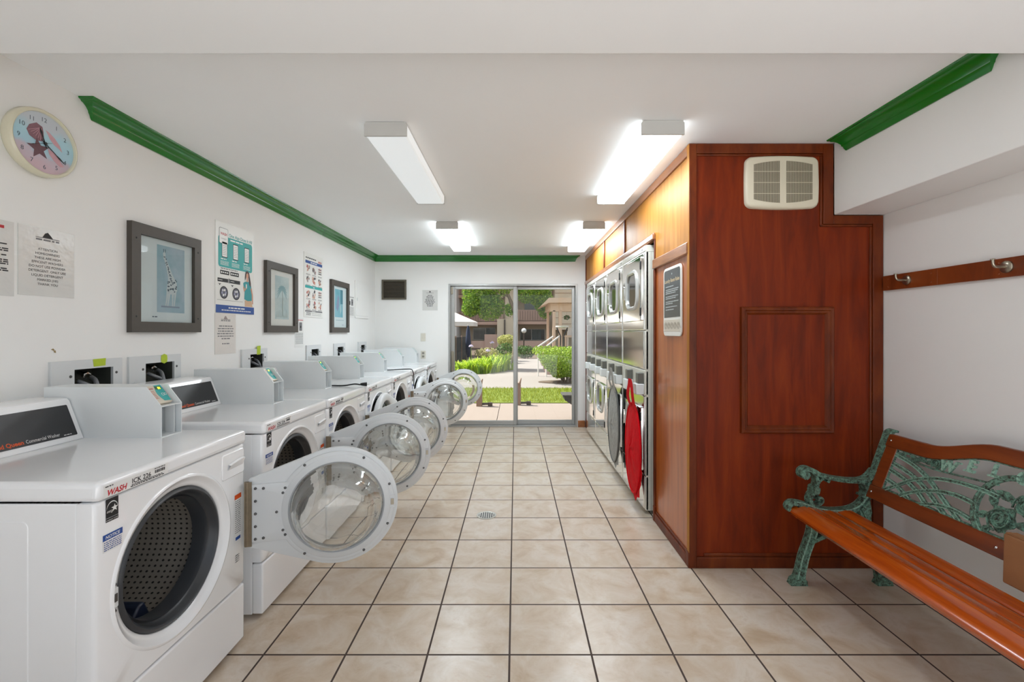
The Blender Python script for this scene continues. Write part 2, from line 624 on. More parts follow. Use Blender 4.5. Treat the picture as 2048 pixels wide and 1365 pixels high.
# raised picture moulding on the front
mb = MB(lambda a, b, c: (a - WX, c - CAB, b))
x0, x1, z0, z1 = 1.313, 1.855, .786, 1.5256
loops = [(0, .014), (.002, -.006), (.010, -.013), (.020, -.010), (.026, -.002), (.034, .000), (.040, .006), (.046, .0135)]
vs, fs = [], []
for ins, dy in loops:
    vs += [(x0 + ins, z0 + ins, CAB + dy), (x1 - ins, z0 + ins, CAB + dy), (x1 - ins, z1 - ins, CAB + dy), (x0 + ins, z1 - ins, CAB + dy)]
for i in range(len(loops) - 1):
    for j in range(4):
        fs.append((4 * i + j, 4 * i + (j + 1) % 4, 4 * i + 4 + (j + 1) % 4, 4 * i + 4 + j))
mb.add(vs, fs)
mb.build('picture_moulding', WOODT, wp, smooth=25)
# side facing the aisle
wbox('corner_post', WOODH, [(WX, WX + .02, CAB + .001, CAB + .034, .09, CZ - .003)], .002)
wbox('lower_side_panel', WOODL, [(WX + .014, WX + .04, CAB + .03, OP0 - .03, .06, 1.84)], 0)
wbox('header_board', WOODM, [(WX - .006, WX + .03, CAB + .020, OP0 + .005, 1.838, 1.908)], .006)
wbox('opening_jamb', WOODT, [(WX, WX + .05, OP0 - .032, OP0, .09, 1.836), (WX + .004, WX + .7, OP0 - .02, OP0 - .004, .0, OPZ)], .003)
wbox('side_plinth', WOODT, [(WX - .001, WX + .03, CAB + .05, OP0 - .02, 0, .062), (WX + .006, WX + .03, CAB + .05, OP0 - .02, .062, .08),
                            (WX - .002, WX + .03, CAB + .003, CAB + .05, 0, .095), (WX - .004, WX + .03, OP0 - .034, OP0 - .002, 0, .11)], .004)
wbox('upper_side_panel', WOODH, [(WX + .010, WX + .04, CAB + .03, OP0 - .03, 1.908, CZ - .05), (WX + .010, WX + .04, OP0 - .03, FY - .002, 2.09, CZ - .05)], 0)
wbox('top_rail', WOODM, [(WX, WX + .03, CAB + .034, FY - .003, CZ - .065, CZ - .002)], .005)
wbox('opening_rail', WOODM, [(WX - .008, WX + .04, OP0 - .02, FY - .003, 2.055, 2.105)], .008)
for y in (4.166, 5.116, 6.44):
    wbox('batten', WOODT, [(WX - .002, WX + .03, y - .022, y + .022, 2.105, CZ - .065)], .004)
wbox('end_stile', WOODT, [(WX + .002, WX + .04, OP1, FY - .003, 0, 2.055)], .003)
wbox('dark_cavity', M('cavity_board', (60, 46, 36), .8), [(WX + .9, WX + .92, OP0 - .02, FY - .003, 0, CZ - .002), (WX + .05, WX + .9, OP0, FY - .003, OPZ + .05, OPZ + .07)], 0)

# ------------------------------------------------------------------ sliding door
dr = empty('door_1', (DX0, FY, 0))
struct(dr, 'aluminium framed glass sliding door in two panels', 'door')
g = MB(lambda a, b, c: (a - DX0, c - FY, b))
e = .03
g.box(DX0 + .001, DX0 + e, 0.001, DZ - .001, FY - .01, FY + .13)
g.box(DX1 - e, DX1 - .001, 0.001, DZ - .001, FY - .01, FY + .13)
g.box(DX0 + e, DX1 - e, DZ - .03, DZ - .001, FY - .01, FY + .13)
g.box(DX0 + e, DX1 - e, 0.001, .022, FY - .015, FY + .13)
g.build('door_frame', ALU, dr, bevel=.002)
def slider(nm, x0, x1, y, wl_, wr_, label=None):
    s = MB(lambda a, b, c: (a - DX0, c - FY, b))
    s.box(x0, x0 + wl_, .024, DZ - .032, y, y + .035)
    s.box(x1 - wr_, x1, .024, DZ - .032, y, y + .035)
    s.box(x0 + wl_, x1 - wr_, DZ - .075, DZ - .032, y, y + .035)
    s.box(x0 + wl_, x1 - wr_, .024, .085, y, y + .035)
    o = s.build(nm, ALU, dr, bevel=.003)
    q = MB(lambda a, b, c: (a - DX0, c - FY, b))
    q.box(x0 + wl_ - .004, x1 - wr_ + .004, .08, DZ - .07, y + .015, y + .020)
    q.build('glass', PANE, o, smooth=0)
    return o
slide = slider('sliding_panel', DX0 + .032, .018, FY + .02, .055, .05)
slider('fixed_panel', -.006, DX1 - .032, FY + .070, .04, .04)
hb = MB(lambda a, b, c: (a - DX0, c - FY, b))
hb.prism(rrect(DX0 + .038, DX0 + .078, .80, 1.10, .012), FY - .004, FY + .02)
hb.box(DX0 + .050, DX0 + .066, .86, 1.04, FY - .022, FY - .004)
hb.build('handle', STEEL, slide, bevel=.003)
cl = MB(lambda a, b, c: (a - DX0, c - FY, b))
cl.box(DX0 + .035, DX0 + .065, 1.93, 2.03, FY - .006, FY + .02)
cl.build('latch', STEEL, dr, bevel=.004)
# ================================================================== washers
WW, WD, WH = .712, .765, .945
PCY, PCZ, PR = .330, .575, .236
HY = .694            # hinge line

def mat_drum():
    m, nt = new_mat('perforated_drum_steel')
    tc = N(nt, 'ShaderNodeTexCoord')
    sep = N(nt, 'ShaderNodeSeparateXYZ')
    L(nt, tc.outputs['Object'], sep.inputs[0])
    y = math_n(nt, 'SUBTRACT', sep.outputs[1], PCY)
    z = math_n(nt, 'SUBTRACT', sep.outputs[2], PCZ)
    ang = math_n(nt, 'MULTIPLY', math_n(nt, 'ARCTAN2', z, y), 12.0)
    dep = math_n(nt, 'MULTIPLY', sep.outputs[0], 42.0)
    fa = math_n(nt, 'SUBTRACT', math_n(nt, 'FRACT', ang), .5)
    fd = math_n(nt, 'SUBTRACT', math_n(nt, 'FRACT', dep), .5)
    r = math_n(nt, 'SQRT', math_n(nt, 'ADD', math_n(nt, 'MULTIPLY', fa, fa), math_n(nt, 'MULTIPLY', fd, fd)))
    hole = ramp(nt, r, [(.17, (0, 0, 0, 1)), (.24, (1, 1, 1, 1))])
    c = mixc(nt, hole, lin((14, 14, 14)), lin((176, 168, 156)))
    c = mixc(nt, math_n(nt, 'MULTIPLY', noise(nt, 9), .3), c, lin((120, 114, 108)))
    finish(nt, c, .38, .35)
    return m
DRUM = mat_drum()
NAVY = M('navy_drum_vane', (26, 34, 52), .4, var=.1)
FIN = M('drum_back', (66, 64, 62), .4, .5, var=.15, scale=9)
LCD = M('green_digits', (200, 230, 40), .5, emis=(190, 230, 40), estr=1.5)

# local frame: x = 0 at the front face (negative into the machine), y from the side towards the camera, z up
YZ = lambda a, b, c: (c, a, b)      # a = y, b = z, c = x

def polar_ring(loops, n_extra=0, N0=72, corners=None):
    """loops: functions angle -> (y, z, x); bridged one to the next"""
    angs = [2 * pi * i / N0 for i in range(N0)]
    if corners:
        angs = sorted(set([round(a, 6) for a in angs] + [round(c % (2 * pi), 6) for c in corners]))
    n = len(angs)
    vs = [l(a) for l in loops for a in angs]
    fs = []
    for q in range(len(loops) - 1):
        for i in range(n):
            j = (i + 1) % n
            fs.append((q * n + i, q * n + j, (q + 1) * n + j, (q + 1) * n + i))
    return vs, fs

def rect_loop(y0, y1, z0, z1, x):
    def f(a):
        c, s = cos(a), sin(a)
        t = 1e9
        if c > 1e-9: t = min(t, (y1 - PCY) / c)
        if c < -1e-9: t = min(t, (y0 - PCY) / c)
        if s > 1e-9: t = min(t, (z1 - PCZ) / s)
        if s < -1e-9: t = min(t, (z0 - PCZ) / s)
        return (PCY + c * t, PCZ + s * t, x)
    return f
def circ_loop(r, x):
    return lambda a: (PCY + r * cos(a), PCZ + r * sin(a), x)

def hull_loop(cy, cz, R, blk, hh, x, shrink=0.0):
    """outline of the door round (cy, cz): a disc of radius R joined to the hinge block whose edge is blk away on the -y side"""
    R2, b2, h2 = R - shrink, blk - shrink * .3, hh - shrink
    # tangent from block corner (-b2, h2) to the circle
    d = hypot(b2, h2)
    base = atan2(h2, -b2)
    off = math.acos(min(1, R2 / d))
    ta = base - off          # tangent point angle (upper)
    def f(a):
        # normalise to upper half
        s = 1 if sin(a) >= 0 else -1
        aa = abs(atan2(sin(a), cos(a)))
        if aa <= ta:
            r = R2
        elif aa >= base:
            r = b2 / max(1e-6, -cos(aa))
        else:
            # line from tangent point to corner
            px, py = R2 * cos(ta), R2 * sin(ta)
            qx, qy = -b2, h2
            ex, ey = qx - px, qy - py
            den = cos(aa) * ey - sin(aa) * ex
            r = (px * ey - py * ex) / den
        return (cy + r * cos(a), cz + r * sin(a), x)
    f.corners = [base, -base, ta, -ta]
    return f

def washer(name, asset, detailed):
    w = empty(name)
    # --- cabinet sheet metal
    mb = MB()
    X0, X1 = -WD, -.052
    mb.box(X0, X1, 0, .012, .02, .884)
    mb.box(X0, X1, WW - .012, WW, .02, .884)
    mb.box(X0, X0 + .01, .012, WW - .012, .02, .884)
    mb.box(X0 + .01, X1, .012, WW - .012, .02, .03)
    for yy in (.05, WW - .05):
        for xx in (X0 + .06, X1 - .04):
            mb.box(xx - .018, xx + .018, yy - .018, yy + .018, 0, .02)
    mb.build('cabinet', ENAMEL, w, bevel=.004)
    mb = MB(lambda a, b, c: (a, c, b))
    mb.prism(rrect(X0 + .05, -.19, .10, .835, .02), -.0016, .004)
    mb.build('side_panel', ENAMEL, w, bevel=.0015)
    # --- front with moulded port
    z0, z1 = .272, .884
    cs = [atan2(z - PCZ, y - PCY) for y in (0, WW) for z in (z0, z1)]
    loops = [rect_loop(0, WW, z0, z1, -.052), rect_loop(0, WW, z0, z1, -.012), rect_loop(.004, WW - .004, z0 + .002, z1 - .002, -.004),
             rect_loop(.012, WW - .012, z0 + .004, z1 - .004, 0),
             circ_loop(.282, 0), circ_loop(.278, .004), circ_loop(.272, .005), circ_loop(.266, .000), circ_loop(.258, -.008), circ_loop(.250, -.013), circ_loop(.241, -.016), circ_loop(PR, -.024), circ_loop(PR, -.05)]
    vs, fs = polar_ring(loops, corners=cs)
    MB(YZ).add(vs, fs).build('front_panel', ENAMEL, w, smooth=40)
    mb = MB()
    mb.box(-.052, -.001, .002, WW - .002, .022, .264)
    mb.build('kick_panel', ENAMEL, w, bevel=.007, seg=3)
    mb = MB()
    mb.box(-WD, .010, 0, WW, .8865, WH)
    mb.build('worktop', ENAMEL, w, bevel=.017, seg=4)
    # --- port interior
    mb = MB(YZ)
    mb.lathe([(PR + .003, -.030), (PR - .002, -.016), (PR - .012, -.012), (PR - .020, -.020), (PR - .022, -.040), (PR - .030, -.046),
              (PR - .036, -.040), (PR - .040, -.052), (PR - .040, -.10), (PR - .020, -.105)], 64, cx=PCY, cy=PCZ)
    mb.build('gasket', GASKET, w, smooth=50)
    mb = MB(YZ)
    mb.lathe([(.232, -.09), (.242, -.13), (.242, -.44), (.232, -.455)], 64, cx=PCY, cy=PCZ)
    dm = mb.build('drum', DRUM, w, smooth=50)
    mb = MB(YZ)
    mb.lathe([(.235, -.452), (.16, -.47), (.12, -.45), (.05, -.46), (.0001, -.46)], 48, cx=PCY, cy=PCZ)
    mb.build('drum_back', FIN, dm, smooth=40)
    for k in range(2):
        mb = MB(YZ)
        a = radians(266 - 120 * k)
        c, s = cos(a), sin(a)
        prof = [(.245, -.055), (.17, -.012), (.165, .012), (.245, .055)]
        mb.prism([(PCY + r * c - t * s, PCZ + r * s + t * c) for r, t in prof], -.43, -.13)
        mb.build('drum_vane', NAVY, dm, bevel=.008)
    # --- dispenser drawer
    mb = MB(YZ)
    mb.prism(rrect(.556, .702, .762, .868, .012), -.004, .004)
    dd = mb.build('dispenser_drawer', ENAMEL, w, bevel=.003)
    mb = MB(YZ)
    vs = []
    ys = [.590 + .10 * i / 8 for i in range(9)]
    top = [(y, .822 + .010 * sin((y - .59) / .10 * pi / 2), .006) for y in ys]
    low = [(y, .798, .0045) for y in ys]
    mid = [(y, .818 + .010 * sin((y - .59) / .10 * pi / 2), .016) for y in ys]
    vs = top + mid + low
    fs = [(i, i + 1, 9 + i + 1, 9 + i) for i in range(8)] + [(9 + i, 10 + i, 19 + i, 18 + i) for i in range(8)]
    mb.add(vs, fs)
    mb.build('grip', ENAMEL, dd)
    # --- control hood and panel
    hy = .545
    mb = MB(lambda a, b, c: (a, c, b))
    mb.prism([(-.552, WH), (-.556, WH + .008), (-.612, 1.100), (-.620, 1.109), (-.634, 1.112), (-WD, 1.112), (-WD, WH)], .0, hy)
    mb.build('control_hood', ENAMEL, w, bevel=.006, seg=3)
    dx, dz = -.056, .156 - .008
    dz = 1.100 - (WH + .008)
    ln = hypot(dx, dz)
    ux, uz = dx / ln, dz / ln
    nx, nz = uz, -ux
    def hoodmap(a, b, c):       # a along y, b up the slope, c out of it
        return (-.556 + ux * b + nx * c, a, WH + .008 + uz * b + nz * c)
    mb = MB(hoodmap)
    mb.prism(rrect(.018, hy - .022, .014, ln - .016, .004), .0, .0022)
    cp = mb.build('control_panel', DARKP, w, bevel=.0008)
    mb = MB(hoodmap)
    mb.text('Speed Queen', .328, .022, .021, .0026, 1, 'R', bold=.03, width=.112)
    mb.text('Commercial Washer', .336, .022, .0185, .0026, 0, 'L', width=.120)
    mb.words(.47, .50, .020, .003, .0026, 0)
    mb.build('lettering', [PAPER, ORANGE], cp, smooth=0)
    # --- coin meter
    y0, y1 = .548, .662
    side = [(-.723, WH), (-.243, WH), (-.243, 1.074), (-.304, 1.153), (-.723, 1.153)]
    mb = MB(lambda a, b, c: (a, c, b))
    mb.prism(side, y0, y0 + .004)
    mb.prism(side, y1 - .004, y1)
    mb.box(-.723, -.330, 1.149, 1.153, y0 + .004, y1 - .004)       # top
    mb.box(-.723, -.719, WH, 1.149, y0 + .004, y1 - .004)          # back
    mb.prism([(-.243, 1.070), (-.243, 1.074), (-.330, 1.070), (-.330, 1.066)], y0 + .004, y1 - .004)
    mb.box(-.330, -.326, WH, 1.149, y0 + .004, y1 - .004)          # inner back
    mb.box(-.330, -.243, WH, WH + .003, y0 + .004, y1 - .004)
    mb.box(-.300, -.262, WH + .003, 1.068, y1 - .02, y1 - .016)
    cm = mb.build('coin_meter', GREYBOX, w, smooth=30)
    mb = MB(lambda a, b, c: (a, c, b))
    mb.box(-.326, -.322, WH + .004, 1.066, y0 + .006, y1 - .022)
    mb.build('dark_slot', M('meter_recess', (96, 92, 84), .5), cm)
    def cardmap(a, b, c):       # a along y, b up the slanted opening, c out of it
        ex, ez = -.061, .079
        l = hypot(ex, ez)
        return (-.249 - .030 + ex / l * b + ez / l * c, a, 1.078 + ez / l * b - ex / l * c - .008)
    mb = MB(cardmap)
    mb.prism(rrect(y0 + .026, y1 - .012, .004, .095, .006), -.012, .012)
    cr = mb.build('card_reader', M('reader_case', (214, 204, 186), .4), cm, bevel=.002)
    mb = MB(cardmap)
    yc = y1 - .032
    mb.poly([(y1 - .014, .094), (y0 + .058, .094)] + [(y0 + .052 + .012 * (1 - sin(pi * i / 10)), .09 - .075 * i / 10) for i in range(11)] + [(y1 - .016, .012)], .0125, 0)
    mb.text('WASH', y0 + .030, .076, .009, .0128, 2, 'L', bold=.02, width=.020)
    for q in range(6):
        mb.words(y0 + .030, y0 + .046, .064 - q * .007, .002, .0128, 2)
    mb.ring(yc - .004, .046, .005, .007, .0130, 3)
    mb.ring(yc + .008, .046, .004, .006, .0130, 3)
    mb.rect(y0 + .060, y1 - .022, .072, .088, .0128, 4)
    mb.text('01', y1 - .028, .073, .015, .0132, 5, 'R', bold=.03)
    mb.build('reader_face', [TEAL, INK, REDI, PAPER, M('reader_window', (60, 96, 60), .3), LCD], cr, smooth=0)
    # --- stickers and print
    mb = MB(YZ)
    xf = .0108
    mb.rect(.018, .258, .894, .930, .0102, 0)
    mb.text('WASH', .030, .8975, .024, xf, 1, 'L', bold=.025, shear=.25, width=.066)
    mb.words(.022, .05, .9235, .003, xf, 2)
    if asset:
        mb.text(asset, .114, .906, .021, xf, 2, 'L', bold=.015, width=.072)
    else:
        mb.words(.114, .19, .908, .010, xf, 2, wlen=(1, 2))
    mb.words(.108, .24, .8965, .003, xf, 2)
    mb.words(.112, .235, .9010, .0025, xf, 2)
    x = .202
    for q in range(9):
        wq = RND.uniform(.0015, .004)
        mb.rect(x, x + wq, .910, .920, xf, 2)
        x += wq + .0018
    mb.words(.200, .245, .924, .0025, xf, 2)
    mb.build('asset_label', [PAPER, REDI, INK], w, smooth=0)
    mb = MB(YZ)
    xs = .0012
    ey, ez = .034, .816
    mb.rect(ey, ey + .042, ez + .012, ez + .068, xs, 0)
    mb.rect(ey, ey + .042, ez, ez + .011, xs, 0)
    mb.text('ENERGY STAR', ey + .021, ez + .0025, .006, xs + .0004, 1, 'C', width=.039)
    st = []
    for q in range(10):
        rr = .012 if q % 2 == 0 else .005
        st.append((ey + .029 + rr * cos(pi / 2 + q * pi / 5), ez + .036 + rr * sin(pi / 2 + q * pi / 5)))
    mb.poly(st, xs + .0004, 1)
    arc = [(ey + .021 + .019 * cos(radians(t)), ez + .032 + .024 * sin(radians(t))) for t in range(5, 180, 12)]
    MBs = [(p, 0) for p in arc]
    for p, q in zip(arc, arc[1:]):
        mb.add([(p[0], p[1], xs + .0005), (q[0], q[1], xs + .0005), (q[0], q[1] + .003, xs + .0005), (p[0], p[1] + .003, xs + .0005)], [(0, 1, 2, 3)], 1)
    mb.text('energy', ey + .003, ez + .027, .012, xs + .0006, 1, 'L', shear=.4, width=.022)
    mb.build('energy_sticker', [INK, PAPER], w, smooth=0)
    mb = MB(YZ)
    ey, ez = .024, .730
    mb.rect(ey, ey + .066, ez, ez + .052, xs, 0)
    mb.rect(ey, ey + .066, ez + .034, ez + .052, xs + .0003, 1)
    mb.text('NOTICE', ey + .033, ez + .038, .013, xs + .0006, 0, 'C', bold=.02, shear=.15)
    for q in range(5):
        mb.words(ey + .004, ey + .062, ez + .027 - q * .0058, .0025, xs + .0004, 1)
    mb.build('notice_sticker', [PAPER, BLUEI], w, smooth=0)
    mb = MB(YZ)
    ey, ez = .638, .470
    mb.rect(ey, ey + .046, ez, ez + .205, xs, 0)
    mb.rect(ey, ey + .046, ez + .185, ez + .205, xs + .0003, 1)
    for q in range(17):
        mb.words(ey + .004, ey + .042, ez + .175 - q * .0085, .0035, xs + .0004, 2)
    mb.rect(ey + .006, ey + .040, ez + .008, ez + .022, xs + .0004, 3)
    for q in range(4):
        mb.words(ey + .006, ey + .032, ez - .06 - q * .009, .004, xs, 2)
    mb.build('warning_sticker', [PAPER, ORANGE, INKG, BLUEI], w, smooth=0)
    mb = MB(YZ)
    mb.prism(rrect(.060, .080, .545, .605, .004), -.010, -.002)
    mb.box(.065, .075, .563, .588, -.002, .001, 1)
    for zz in (.535, .615):
        mb.lathe([(.0001, .0), (.004, -.001), (.006, -.008)], 10, 1, cx=.070, cy=zz)
    mb.build('latch_strike', [ENAMEL2, SCREW], w, bevel=.001)
    # --- door (built closed; its object sits on the hinge line)
    d = MB(YZ)
    cy, cz = -.370, 0.0
    hul = hull_loop(cy, cz, .268, .370, .150, 0)
    # mirrored: hinge lies on +y side of the centre, so flip y about the centre
    def flip(f):
        def g(a):
            p = f(a)
            return (2 * cy - p[0], p[1], p[2])
        return g
    cs = hul.corners
    def H_(x, sh=0.0):
        return flip(hull_loop(cy, cz, .268, .370, .150, x, sh))
    def C_(r, x):
        return flip(lambda a: (cy + r * cos(a), cz + r * sin(a), x))
    loops = [C_(.200, .030), C_(.206, .040), C_(.222, .044), H_(.042, .016), H_(.036, .005), H_(.028, .0), H_(.006, .0), H_(.004, .004), C_(.205, .004), C_(.200, .010), C_(.200, .030)]
    vs, fs = polar_ring(loops, corners=cs, N0=80)
    dd = d.add(vs, fs).build('door', ENAMEL2, w, smooth=40)
    # inner plate
    def inner(x, sh=0.0):
        def g(a):
            c, s = cos(a), sin(a)
            r = .252 - sh
            hb, bl = .128 - sh, .368 - sh
            if c > 0:
                rb = min(bl / c, hb / abs(s) if abs(s) > 1e-6 else 9)
                r = max(r, rb)
            return (cy + r * c, cz + r * s, x)
        return g
    ca = math.acos(.128 / .252)
    cor = [atan2(.128, .368), -atan2(.128, .368), pi / 2 - ca, -(pi / 2 - ca)]
    loops = [inner(.004), inner(-.006), inner(-.009, .004), lambda a: (cy + .236 * cos(a), cz + .236 * sin(a), -.010), lambda a: (cy + .230 * cos(a), cz + .230 * sin(a), -.016),
             lambda a: (cy + .208 * cos(a), cz + .208 * sin(a), -.018), lambda a: (cy + .200 * cos(a), cz + .200 * sin(a), -.010), lambda a: (cy + .200 * cos(a), cz + .200 * sin(a), .004)]
    vs, fs = polar_ring(loops, corners=cor, N0=80)
    ip = MB(YZ)
    ip.add(vs, fs)
    scr = [(cy + .244 * cos(radians(t)), .244 * sin(radians(t))) for t in (55, 118, 125 + 35, 205, 242, 305, 20, -20)]
    scr += [(-.030, z) for z in (-.112, -.056, 0, .056, .112)] + [(-.062, .110), (-.062, -.110), (-.115, 0), (-.15, .105), (-.15, -.105)]
    for sy, sz in scr:
        ip.lathe([(.0001, -.0145), (.005, -.0135), (.0068, -.0085)], 10, 1, cx=sy, cy=sz)
    ip.build('inner_plate', [ENAMEL2, SCREW], dd, smooth=40)
    gl = MB(YZ)
    t = .006
    out_ = [(.199, -.004), (.199, -.020), (.192, -.030), (.180, -.045), (.168, -.085), (.158, -.112), (.140, -.128), (.10, -.138), (.05, -.143), (.0001, -.144)]
    inn = [(max(.0001, r - t * .9), x + t) for r, x in out_][::-1]
    inn[0] = (.0001, -.144 + t)
    gl.lathe(out_ + inn, 64, cx=cy, cy=cz, close=True)
    gl.build('glass_bowl', BOWL, dd, smooth=60)
    gl = MB(YZ)
    gl.lathe([(.203, .030), (.190, .036), (.12, .045), (.0001, .048)], 48, cx=cy, cy=cz)
    gl.build('outer_window', PANE, dd, smooth=60)
    hg = MB(YZ)
    hg.box(-.016, .012, -.142, .142, -.012, -.009)
    hg.box(.0, .016, -.142, .142, -.004, .003)
    pts = 10
    for q in range(pts):
        za, zb = -.142 + .284 * q / pts + .0008, -.142 + .284 * (q + 1) / pts - .0008
        hg.cyl(.004, -.004, .009, za, zb, 12, mp=lambda a, b, c: (b, a, c))
    hg.build('hinge', HINGE, dd, smooth=40)
    lt = MB(YZ)
    lt.prism(rrect(cy - .256, cy - .230, -.030, .030, .006), -.013, -.006)
    lt.box(cy - .250, cy - .236, -.014, .014, -.016, -.012, 1)
    lt.build('latch', [ENAMEL2, STEEL], dd, bevel=.001)
    dd.location = (.027, HY, PCZ)
    return w

# the seven in the row: front x, near side y, door angle from shut, asset text
ROW = [(-1.207, 1.283, 105, 'ICK 226'), (-1.213, 2.146, 105, 'ICK 224'), (-1.206, 2.866, 105, ''), (-1.197, 3.592, 0, ''),
       (-1.184, 4.310, 108, ''), (-1.170, 5.030, 0, ''), (-1.146, 5.752, 91, '')]
WLAB = ['white front-loading washer with its door open, the closest, marked ICK 226',
        'white front-loading washer marked ICK 224, door open, second in the row',
        'white front-loading washer with open door, third along the wall, beside the poster of small diagrams',
        'white front-loading washer with its round door shut, fourth in the row',
        'white front-loading washer with open door, fifth in the row, black cord hanging over its corner',
        'white front-loading washer with its door shut, second from the end wall',
        'white front-loading washer with open door, standing against the end wall']
base_w = {}
for i, (x, y, ang, asset) in enumerate(ROW):
    key = asset
    if key not in base_w:
        o = washer('washing_machine', asset, True)
        base_w[key] = o
    else:
        o = copy_tree(base_w[key])
    o.location = (x, y, 0)
    tag(o, WLAB[i], 'washing machine', 'front-loading washers along the wall')
    for c in COL.objects:
        if c.parent == o and c.name.split('.')[0] == 'door':
            c.rotation_euler = (0, 0, radians(ang))

# black cords lying on the machines
def cord(name, pts, label, plug=None):
    mb = MB()
    mb.tube(spline(pts, 8), .0055, 8)
    o = mb.build(name, BLACK, smooth=60)
    tag(o, label, 'cord', 'power cords')
    if plug:
        a, b = Vector(plug[0]), Vector(plug[1])
        d = (b - a).normalized()
        p = MB()
        p.tube([a, a + d * .015, a + d * .05], [.008, .012, .016], 8)
        q = d.cross(Vector((0, 0, 1))).normalized() * .007
        for sgn in (-1, 1):
            p.tube([a + d * .05 + q * sgn, a + d * .07 + q * sgn], .0028, 6, 1)
        p.build('plug', [BLACK, CHROME], o)
    return o
zt = WH + .0075
cord('power_cord', [(-1.78, 3.552, zt), (-1.50, 3.552, zt), (-1.36, 3.555, zt), (-1.28, 3.555, zt + .012), (-1.235, 3.560, zt + .006)],
     'black power cord with its plug lying on the third washer', ((-1.235, 3.560, zt + .010), (-1.195, 3.575, zt + .008)))
cord('power_cord', [(-1.75, 4.996, zt), (-1.43, 4.996, zt), (-1.33, 4.995, zt + .004), (-1.22, 5.000, zt + .010), (-1.165, 5.026, zt + .002), (-1.146, 5.0335, .90), (-1.144, 5.0345, .85), (-1.143, 5.0345, .765)],
     'thin black cord draped over the front edge of the fifth washer')
# ================================================================== stacked dryers
DFX = .975
DW = .692
def dryer():
    d = empty('stacked_dryer')
    # local: x = 0 front (positive into the partition), y along the row away from the camera, z up
    w = DW - .006
    mb = MB()
    mb.box(.012, .72, .0, w, .03, 2.035)
    mb.box(.05, .72, .02, w - .02, .0, .03, 1)
    mb.box(.046, .049, -.0006, .01, .03, 1.985, 1)
    mb.box(.012, .72, -.0006, .01, 1.984, 1.987, 1)
    mb.build('cabinet', [CREAM, M('seam_grey', (124, 122, 114), .6)], d, bevel=.008)
    YZd = lambda a, b, c: (-c, a, b)
    mb = MB(YZd)
    mb.prism(rrect(.002, w - .002, 1.99, 2.034, .006), -.03, -.004)
    mb.build('top_cap', CREAM, d, bevel=.004)
    def plate(name, z0, z1, mat, y0=.028, y1=None, c0=-.03, c1=0.0, bev=.006):
        m = MB(YZd)
        m.prism(rrect(y0, (y1 or w - .004), z0, z1, .008), c0, c1)
        return m.build(name, mat, d, bevel=bev, seg=3)
    # corner columns in cream
    mb = MB(YZd)
    for z0, z1 in ((.03, .285), (.290, .892), (1.092, 1.386), (1.392, 1.988)):
        mb.box(.0, .028, z0, z1, -.03, -.004)
    mb.build('corner_column', CREAM, d, bevel=.005)
    plate('upper_front', 1.392, 1.986, STAIN)
    plate('middle_panel', 1.094, 1.386, STAIN, bev=.012)
    plate('lower_front', .290, .890, STAIN)
    plate('kick_panel', .032, .284, STAIN)
    plate('control_strip', .896, 1.088, CREAM, y0=.0)
    def door(z0, z1, zc):
        m = MB(YZd)
        y0, y1 = .062, .610
        outer = lambda ins, c: [(a, b, c) for a, b in rrect(y0 + ins, y1 - ins, z0 + ins, z1 - ins, .012, 6)]
        yc = (y0 + y1) / 2 - .02
        def win(g, c):
            return [(a, b, c) for a, b in rrect(yc - .150 - g, yc + .150 + g, zc - .130 - g, zc + .130 + g, .075 + g, 6)]
        loops = [outer(0, .0), outer(0, .012), outer(.005, .017), win(.034, .017), win(.030, .026), win(.012, .030), win(0, .022), win(0, .0)]
        k = len(loops[0])
        vs = [p for l in loops for p in l]
        fq = lambda qs: [(q * k + i, q * k + (i + 1) % k, (q + 1) * k + (i + 1) % k, (q + 1) * k + i) for q in qs for i in range(k)]
        m.add(vs, fq(range(3)))
        m.add(vs, fq(range(3, len(loops) - 1)), 1)
        do = m.build('door', [STAIN, M('pale_window_ring', (206, 207, 204), .22, .3)], d, smooth=35)
        g = MB(YZd)
        g.poly([(a, b) for a, b in rrect(yc - .152, yc + .152, zc - .132, zc + .132, .075, 6)], .012)
        g.build('window', M('dark_dryer_glass', (22, 24, 26), .06, coat=.8), do, smooth=0)
        for zz in (z0 + .07, z1 - .07):
            h = MB(YZd)
            h.box(y0 - .016, y0 + .006, zz - .032, zz + .032, .012, .022)
            h.build('hinge', BLACK, do, bevel=.003)
        h = MB(YZd)
        h.prism(rrect(y1 - .045, y1 - .012, zc - .06, zc + .06, .006), .016, .024)
        h.build('handle', STAIN, do, bevel=.003)
    door(1.464, 1.960, 1.716)
    door(.310, .800, .635)
    # coin slides, one per drum
    for y in (.012, .335):
        m = MB(YZd)
        m.box(y, y + .095, .902, .985, 0, .062)
        o = m.build('coin_box', GREYBOX, d, bevel=.006)
        m = MB(YZd)
        m.box(y + .012, y + .083, .986, 1.066, 0, .045)
        m.build('coin_slide', M('dark_grey_slide', (108, 108, 102), .4, .3), o, bevel=.004)
        m = MB(YZd)
        m.box(y + .12, y + .19, .93, 1.05, 0, .006)
        m.box(y + .14, y + .17, .985, 1.02, .006, .010, 1)
        m.build('dial_plate', [GREYBOX, BLACK], d, bevel=.002)
    m = MB(YZd)
    m.words(.07, .20, 2.006, .012, -.0035, 0, wlen=(.6, 1.2))
    m.build('unit_label', [INK], d, smooth=0)
    return d
DLAB = ['stacked stainless dryer with the red mesh bag hanging on it, first of four',
        'stacked stainless dryer with the grey mesh bag hanging on it',
        'stacked stainless dryer, third of four, between the grey bag and the end unit',
        'stacked stainless dryer next to the glass door, last of four']
d0 = dryer()
for i in range(4):
    o = d0 if i == 0 else copy_tree(d0)
    o.location = (DFX, 3.375 + i * DW, 0)
    tag(o, DLAB[i], 'dryer', 'stacked dryers')

